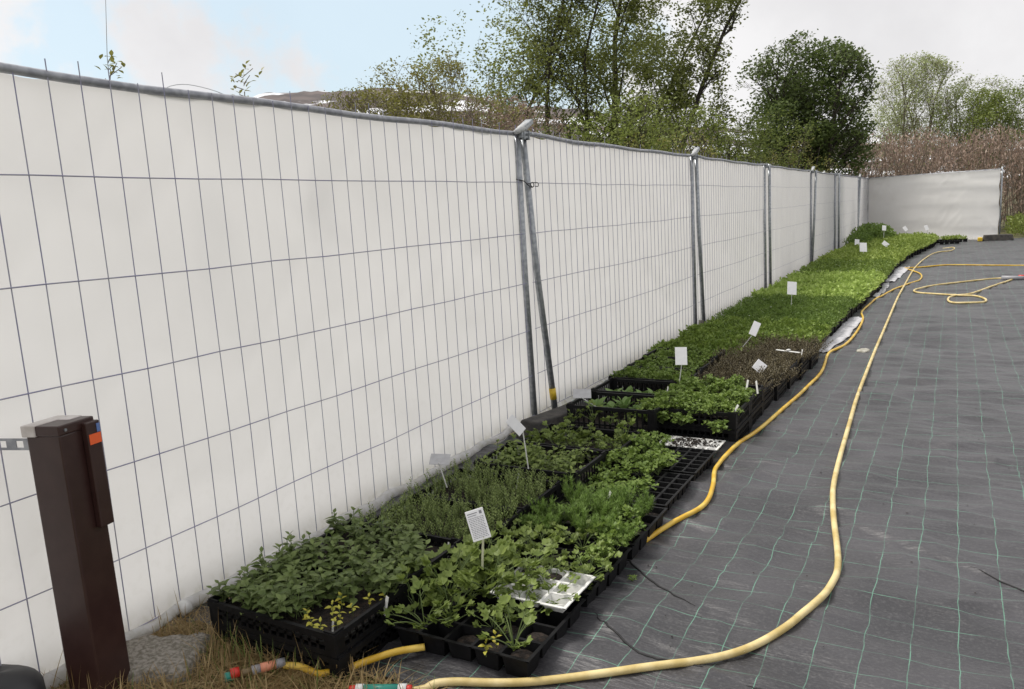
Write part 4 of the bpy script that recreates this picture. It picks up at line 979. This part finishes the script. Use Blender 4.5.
# ------------------------------------------------------------------ trees and shrubs behind the fence
def tree(name, label, loc, H, trunk_r, mt, bark, seed, crown_r, crown_z0, nleaf, L, stems=1, lean=(0,0), droop=0., group=None, cat='tree', levels=3, up0=62, leafw=.55, gap=.35, nb=9, env=None, fillf=.35, spread=2.6, nlobe=22, lr=(.2,.42)):
    """env = (centre z, half height) of the crown ellipsoid"""
    rg = random.Random(seed); t = empty(name, loc, label, cat, group); wood = MB(); tips = []
    cz, rz_ = env or (H*.60, H*.46)
    def inside(p, k=1.06):
        a = math.atan2(p.y,p.x); bump = 1+.14*math.sin(a*3+seed)+.10*math.sin(p.z*1.9+seed*2)
        return (p.x*p.x+p.y*p.y)/(crown_r*bump)**2+((p.z-cz)/rz_)**2 < k
    def branch(p, d, L_, r_, lv):
        n = 6; pts=[p]; dd=d.copy(); rs=[r_]
        for i in range(n):
            dd=(dd+Vector((rg.gauss(0,.13),rg.gauss(0,.13),rg.gauss(0,.07)+(.03 if lv<2 else -.01*droop)))).normalized(); q=pts[-1]+dd*L_/n
            if lv>0 and q.z>cz-rz_ and not inside(q,1.15): break
            pts.append(q); rs.append(r_*(1-.8*(i+1)/n))
        if len(pts)<2: return
        n=len(pts)-1
        wood.tube(pts,rs,6 if lv==0 else 4,False)
        if lv>=levels:
            tips.extend(pts[1:]); return
        if lv>=1: tips.extend(pts[-2:])
        nn = nb if lv==0 else rg.randint(5,7)
        for k in range(nn):
            f = (crown_z0+(1-crown_z0)*(k+.5)/nn) if lv==0 else .25+.75*(k+rg.random()*.6)/nn
            i=min(int(f*n),n-1); q=pts[i].lerp(pts[i+1],f*n-i); az=rg.uniform(0,6.28); e=R(rg.uniform(15,up0))
            nd=(Vector((math.cos(az)*math.cos(e),math.sin(az)*math.cos(e),math.sin(e)))+dd*.35).normalized()
            l2 = crown_r*rg.uniform(.7,1.1) if lv==0 else L_*rg.uniform(.38,.6)
            branch(q, nd, l2, max(rs[i]*.5,.006), lv+1)
    for s_ in range(stems):
        a=2*math.pi*s_/stems+rg.random(); off=Vector((math.cos(a),math.sin(a),0))*(.12 if stems>1 else 0)*rg.uniform(.5,3)
        d_=Vector((lean[0]+(math.cos(a)*.16 if stems>1 else 0),lean[1]+(math.sin(a)*.16 if stems>1 else 0),1)).normalized()
        branch(off,d_,H*rg.uniform(.86,1),trunk_r,0)
    link('trunk', mesh_of(wood,'trunk',M[bark]), t)
    T = np.array([tuple(v) for v in tips]); g = np.random.default_rng(seed)
    T = T[g.permutation(len(T))[:max(4,int(len(T)*(1-gap)))]]
    nf = int(len(T)*fillf/(1-fillf)*.6)
    if nf:      # leafy side shoots grouped in uneven lobes between the drawn branches
        q=g.normal(0,1,(nlobe,3)); q/=np.linalg.norm(q,axis=1,keepdims=True); q*=(g.random(nlobe)**.35)[:,None]*.86
        C_=q*np.array([crown_r,crown_r,rz_])+np.array([0,0,cz]); R_=g.uniform(lr[0],lr[1],nlobe)*crown_r
        k_=g.integers(0,nlobe,nf); b=g.normal(0,1,(nf,3)); b/=np.linalg.norm(b,axis=1,keepdims=True)
        Q=C_[k_]+b*(R_[k_]*g.random(nf)**.4)[:,None]; T=np.concatenate([T,Q[Q[:,2]>.3]])
    per = nleaf/len(T); sp = L*spread
    cnt = np.maximum(1,(per*g.gamma(1.6,1/1.6,len(T))).astype(int)); n_ = cnt.sum(); q = g.normal(0,1,(n_,3)); q /= np.linalg.norm(q,axis=1,keepdims=True)
    P = np.repeat(T,cnt,0)+q*(g.random(n_)**.5)[:,None]*np.repeat(g.uniform(.6,1.5,len(T)),cnt)[:,None]*sp*np.array([1.1,1.1,.75])
    P = P[P[:,2]>.15]
    V_,F_ = leafcloud(P,L,leafw,.1,seed); link('crown', np_mesh('crown',V_,F_,M[mt]), t)
    return t
# big airy trees, left to right
tree('aspen_tree','leftmost airy green tree, its crown reaching left over the fence',(-10.4,17.9,0),9.0,.075,'birch','twig',1,2.2,.15,16000,.085,1,(.02,.0),env=(6.2,4.4),nb=13)
tree('aspen_tree','slim forked airy tree, dark twin trunks above the nearest fence joint',(-9.0,18.3,0),9.5,.075,'birch','twig',2,1.9,.15,15000,.085,2,env=(5.8,4.9),nb=13)
tree('aspen_tree','tall airy tree with thick dark trunk, above the second fence panel',(-7.5,20.1,0),10.2,.13,'birch','twig',3,2.2,.12,22000,.09,1,env=(5.9,5.2),nb=15)
tree('aspen_tree','rightmost airy tree with leaning trunk and a long right branch',(-6.75,20.3,0),10.4,.09,'birch','twig',4,2.0,.15,12500,.09,1,(.03,.02),env=(6.0,5.0),nb=13)
tree('aspen_tree','young airy tree filling the gap between the twin trunks and thick trunk',(-8.7,22.0,0),9.6,.07,'birch','twig',15,2.1,.15,12000,.09,1,env=(5.8,4.9),nb=13)
tree('rowan_tree','round dense dark green tree standing alone behind the fence',(-4.75,30.1,0),6.2,.12,'dark','twig',5,2.6,.2,30000,.13,4,env=(4.2,2.75),gap=.1,nb=11,fillf=.72,up0=55,spread=1.7,nlobe=46,lr=(.13,.27))
tree('willow_tree','pale thinly leaved willow, right of the round dark tree',(-2.2,49,0),8.0,.10,'willow','twigp',6,3.2,.2,15000,.11,4,env=(4.9,3.6),up0=80,gap=.1,nb=12,fillf=.4)
tree('willow_tree','smaller sparse greyish willow with thin bare twigs, farther right',(.9,50,0),7.0,.07,'willow','twigp',7,2.3,.2,6000,.10,4,env=(4.4,2.9),up0=78,gap=.2,nb=10)
tree('olive_bush','olive green budding bush with bare twigs behind the nearest panel',(-8.0,11.4,0),3.9,.03,'shrubo','twigp',8,1.7,.08,24000,.05,9,up0=75,cat='bush',levels=2,nb=9)
tree('olive_bush','lower budding bush with bare brown twigs, leftmost of the bushes',(-9.0,10.7,0),3.4,.025,'shrubo','twigp',9,1.6,.08,11000,.045,9,up0=75,cat='bush',levels=2,nb=9)
tree('olive_bush','brownish twiggy bush left of the first fence joint',(-7.3,12.6,0),3.3,.03,'reed','twigp',10,1.7,.08,22000,.045,10,up0=75,cat='bush',levels=2,nb=9)
US=[(-8.6,16.6,3.2,'green undergrowth bush behind the first fence joint'),(-7.2,16.4,3.2,'green undergrowth bush below the thick trunk'),(-5.9,15.6,3.3,'green undergrowth bush below the leaning tree'),(-4.7,14.6,3.0,'bright green bush right of the leaning tree'),
    (-4.9,17.6,3.2,'leafy bush behind the third fence panel'),(-4.8,20.0,3.3,'green bush under the left side of the round tree'),(-4.6,22.6,3.3,'bright green bush below the round dark tree'),(-4.4,25.6,3.4,'light green bush below the right side of the round tree'),
    (-9.9,15.6,2.9,'low green bush under the leftmost airy tree'),(-4.3,36,4.2,'light green bush between the round tree and the brown brush')]
for i,(x,y,h_,lab) in enumerate(US):
    tree('green_bush',lab,(x,y,0),h_*[1,.9,1.08,.93,1.05,.92,1.1,.95,1,1][i],.03,['shrubg','birch','shrubg','shrubo'][i%4] if i!=6 else 'shrubg','twig',20+i,[1.3,1.1,1.4,1.0][i%4],.06,[9000,6000,9500,4500][i%4],[.065,.06,.07,.055][i%4],5,up0=75,cat='bush',levels=2,group='bushes along the back of the fence',nb=10,gap=.1)
for i,(x,y,h_,lab) in enumerate([(.9,47,6.0,'bright green bush at the right edge behind the brown brush'),(3.2,47.5,6.3,'second bright green bush at the right edge')]):
    tree('green_bush',lab,(x,y,0),h_,.04,'bed_e' if 0 else 'shrubg','twig',50+i,2.3,.06,12000,.11,5,up0=75,cat='bush',levels=2,nb=10,gap=.1)
# brown dry brush thicket: uncountable
rg=np.random.default_rng(77); n=30000
cx_=rg.uniform(-3.6,6.5,n); cy_=rg.uniform(31.5,37,n)+.0*cx_
topz=3.35+.9*vnoise(cx_*.9,cy_*.6)+.7*vnoise(cx_*2.3,cy_*1.3)-.10*np.clip(cx_,0,9)
base=rg.random(n)**.7*topz
P=np.stack([cx_,cy_,base],-1); V_,F_=leafcloud(P,.15,.24,1.0,78)
o=link('dry_brush',np_mesh('dry_brush',V_,F_,M['reed'])); tag(o,'thicket of dry reddish brown brush behind the cross panel','brush',None,'stuff')
n=9000; cx_=rg.uniform(1.5,7,n); cy_=rg.uniform(28.2,32,n); z_=rg.random(n)*(.55+.25*vnoise(cx_*2,cy_*2)); V_,F_=leafcloud(np.stack([cx_,cy_,z_],-1),.11,.4,.6,79)
tag(link('ground_weeds',np_mesh('ground_weeds',V_,F_,M['shrubg'])),'low green weeds right of the cross panel','weeds',None,'stuff')
sm=MB(); rr=random.Random(8)
for k in range(420):
    x=rr.uniform(-3.6,6.5); y=rr.uniform(31.5,36.5); h_=rr.uniform(2.6,4.1); sm.tube([(x,y,0),(x+rr.uniform(-.3,.3),y,h_*.6),(x+rr.uniform(-.5,.5),y,h_)],[.014,.01,.004],3,False)
tag(sm.build('brush_stems',M['twigp']),'thin bare stems standing in the brown brush','brush',None,'stuff')
# twigs peeping over the near panel
def twig(loc, H, seed, label, nl):
    t=empty('sapling',loc,label,'sapling',None); rr=random.Random(seed); m=MB(); pts=[Vector((0,0,0))]
    for i in range(9): pts.append(pts[-1]+Vector((rr.uniform(-.02,.02),rr.uniform(-.0,.035),H/9)))
    m.tube(pts,[.0045*(1-.8*i/9) for i in range(10)],5); lf=MB()
    for k in range(nl):
        zz=rr.uniform(2.07,2.24); i=min(8,int(zz/H*9)); d_=rdir(10,60); pp=pts[i].lerp(pts[i+1],zz/H*9-i); e_=pp+d_*rr.uniform(.03,.09); m.tube([pp,e_],.0018,4)
        for q in range(4): leaf(lf,e_+Vector((rr.gauss(0,.02),rr.gauss(0,.02),rr.gauss(0,.02))),rdir(0,70),.03,.018)
    m.build('stem',M['twigp'],t); lf.build('foliage',M['shrubo'],t)
twig((-3.1,2.05,0),2.52,3,'thin leafless sapling shoot standing above the near fence rail',7)
twig((-3.0,2.62,0),2.16,6,'small leafy sapling tip just above the near fence rail',9)
m=MB(); m.tube(catmull([(-2.95,2.15,2.0),(-2.9,2.3,2.115),(-2.9,2.5,2.125),(-2.88,2.75,2.06)],6),.0015,5); tag(m.build('bent_wire',M['galv'],None,True),'thin bent wire arching just above the fence rail','wire')
# overhead lines far right
for i,zz in enumerate((9.2,8.1)):
    m=MB(); m.tube([(-1+1.6*k,74+1.0*k,zz-.03*math.sin(k)+.0*k) for k in range(8)],.02,4); tag(m.build('power_line',M['twig'],None),['upper','lower'][i]+' thin power line in the sky at the right edge','power line','power lines')
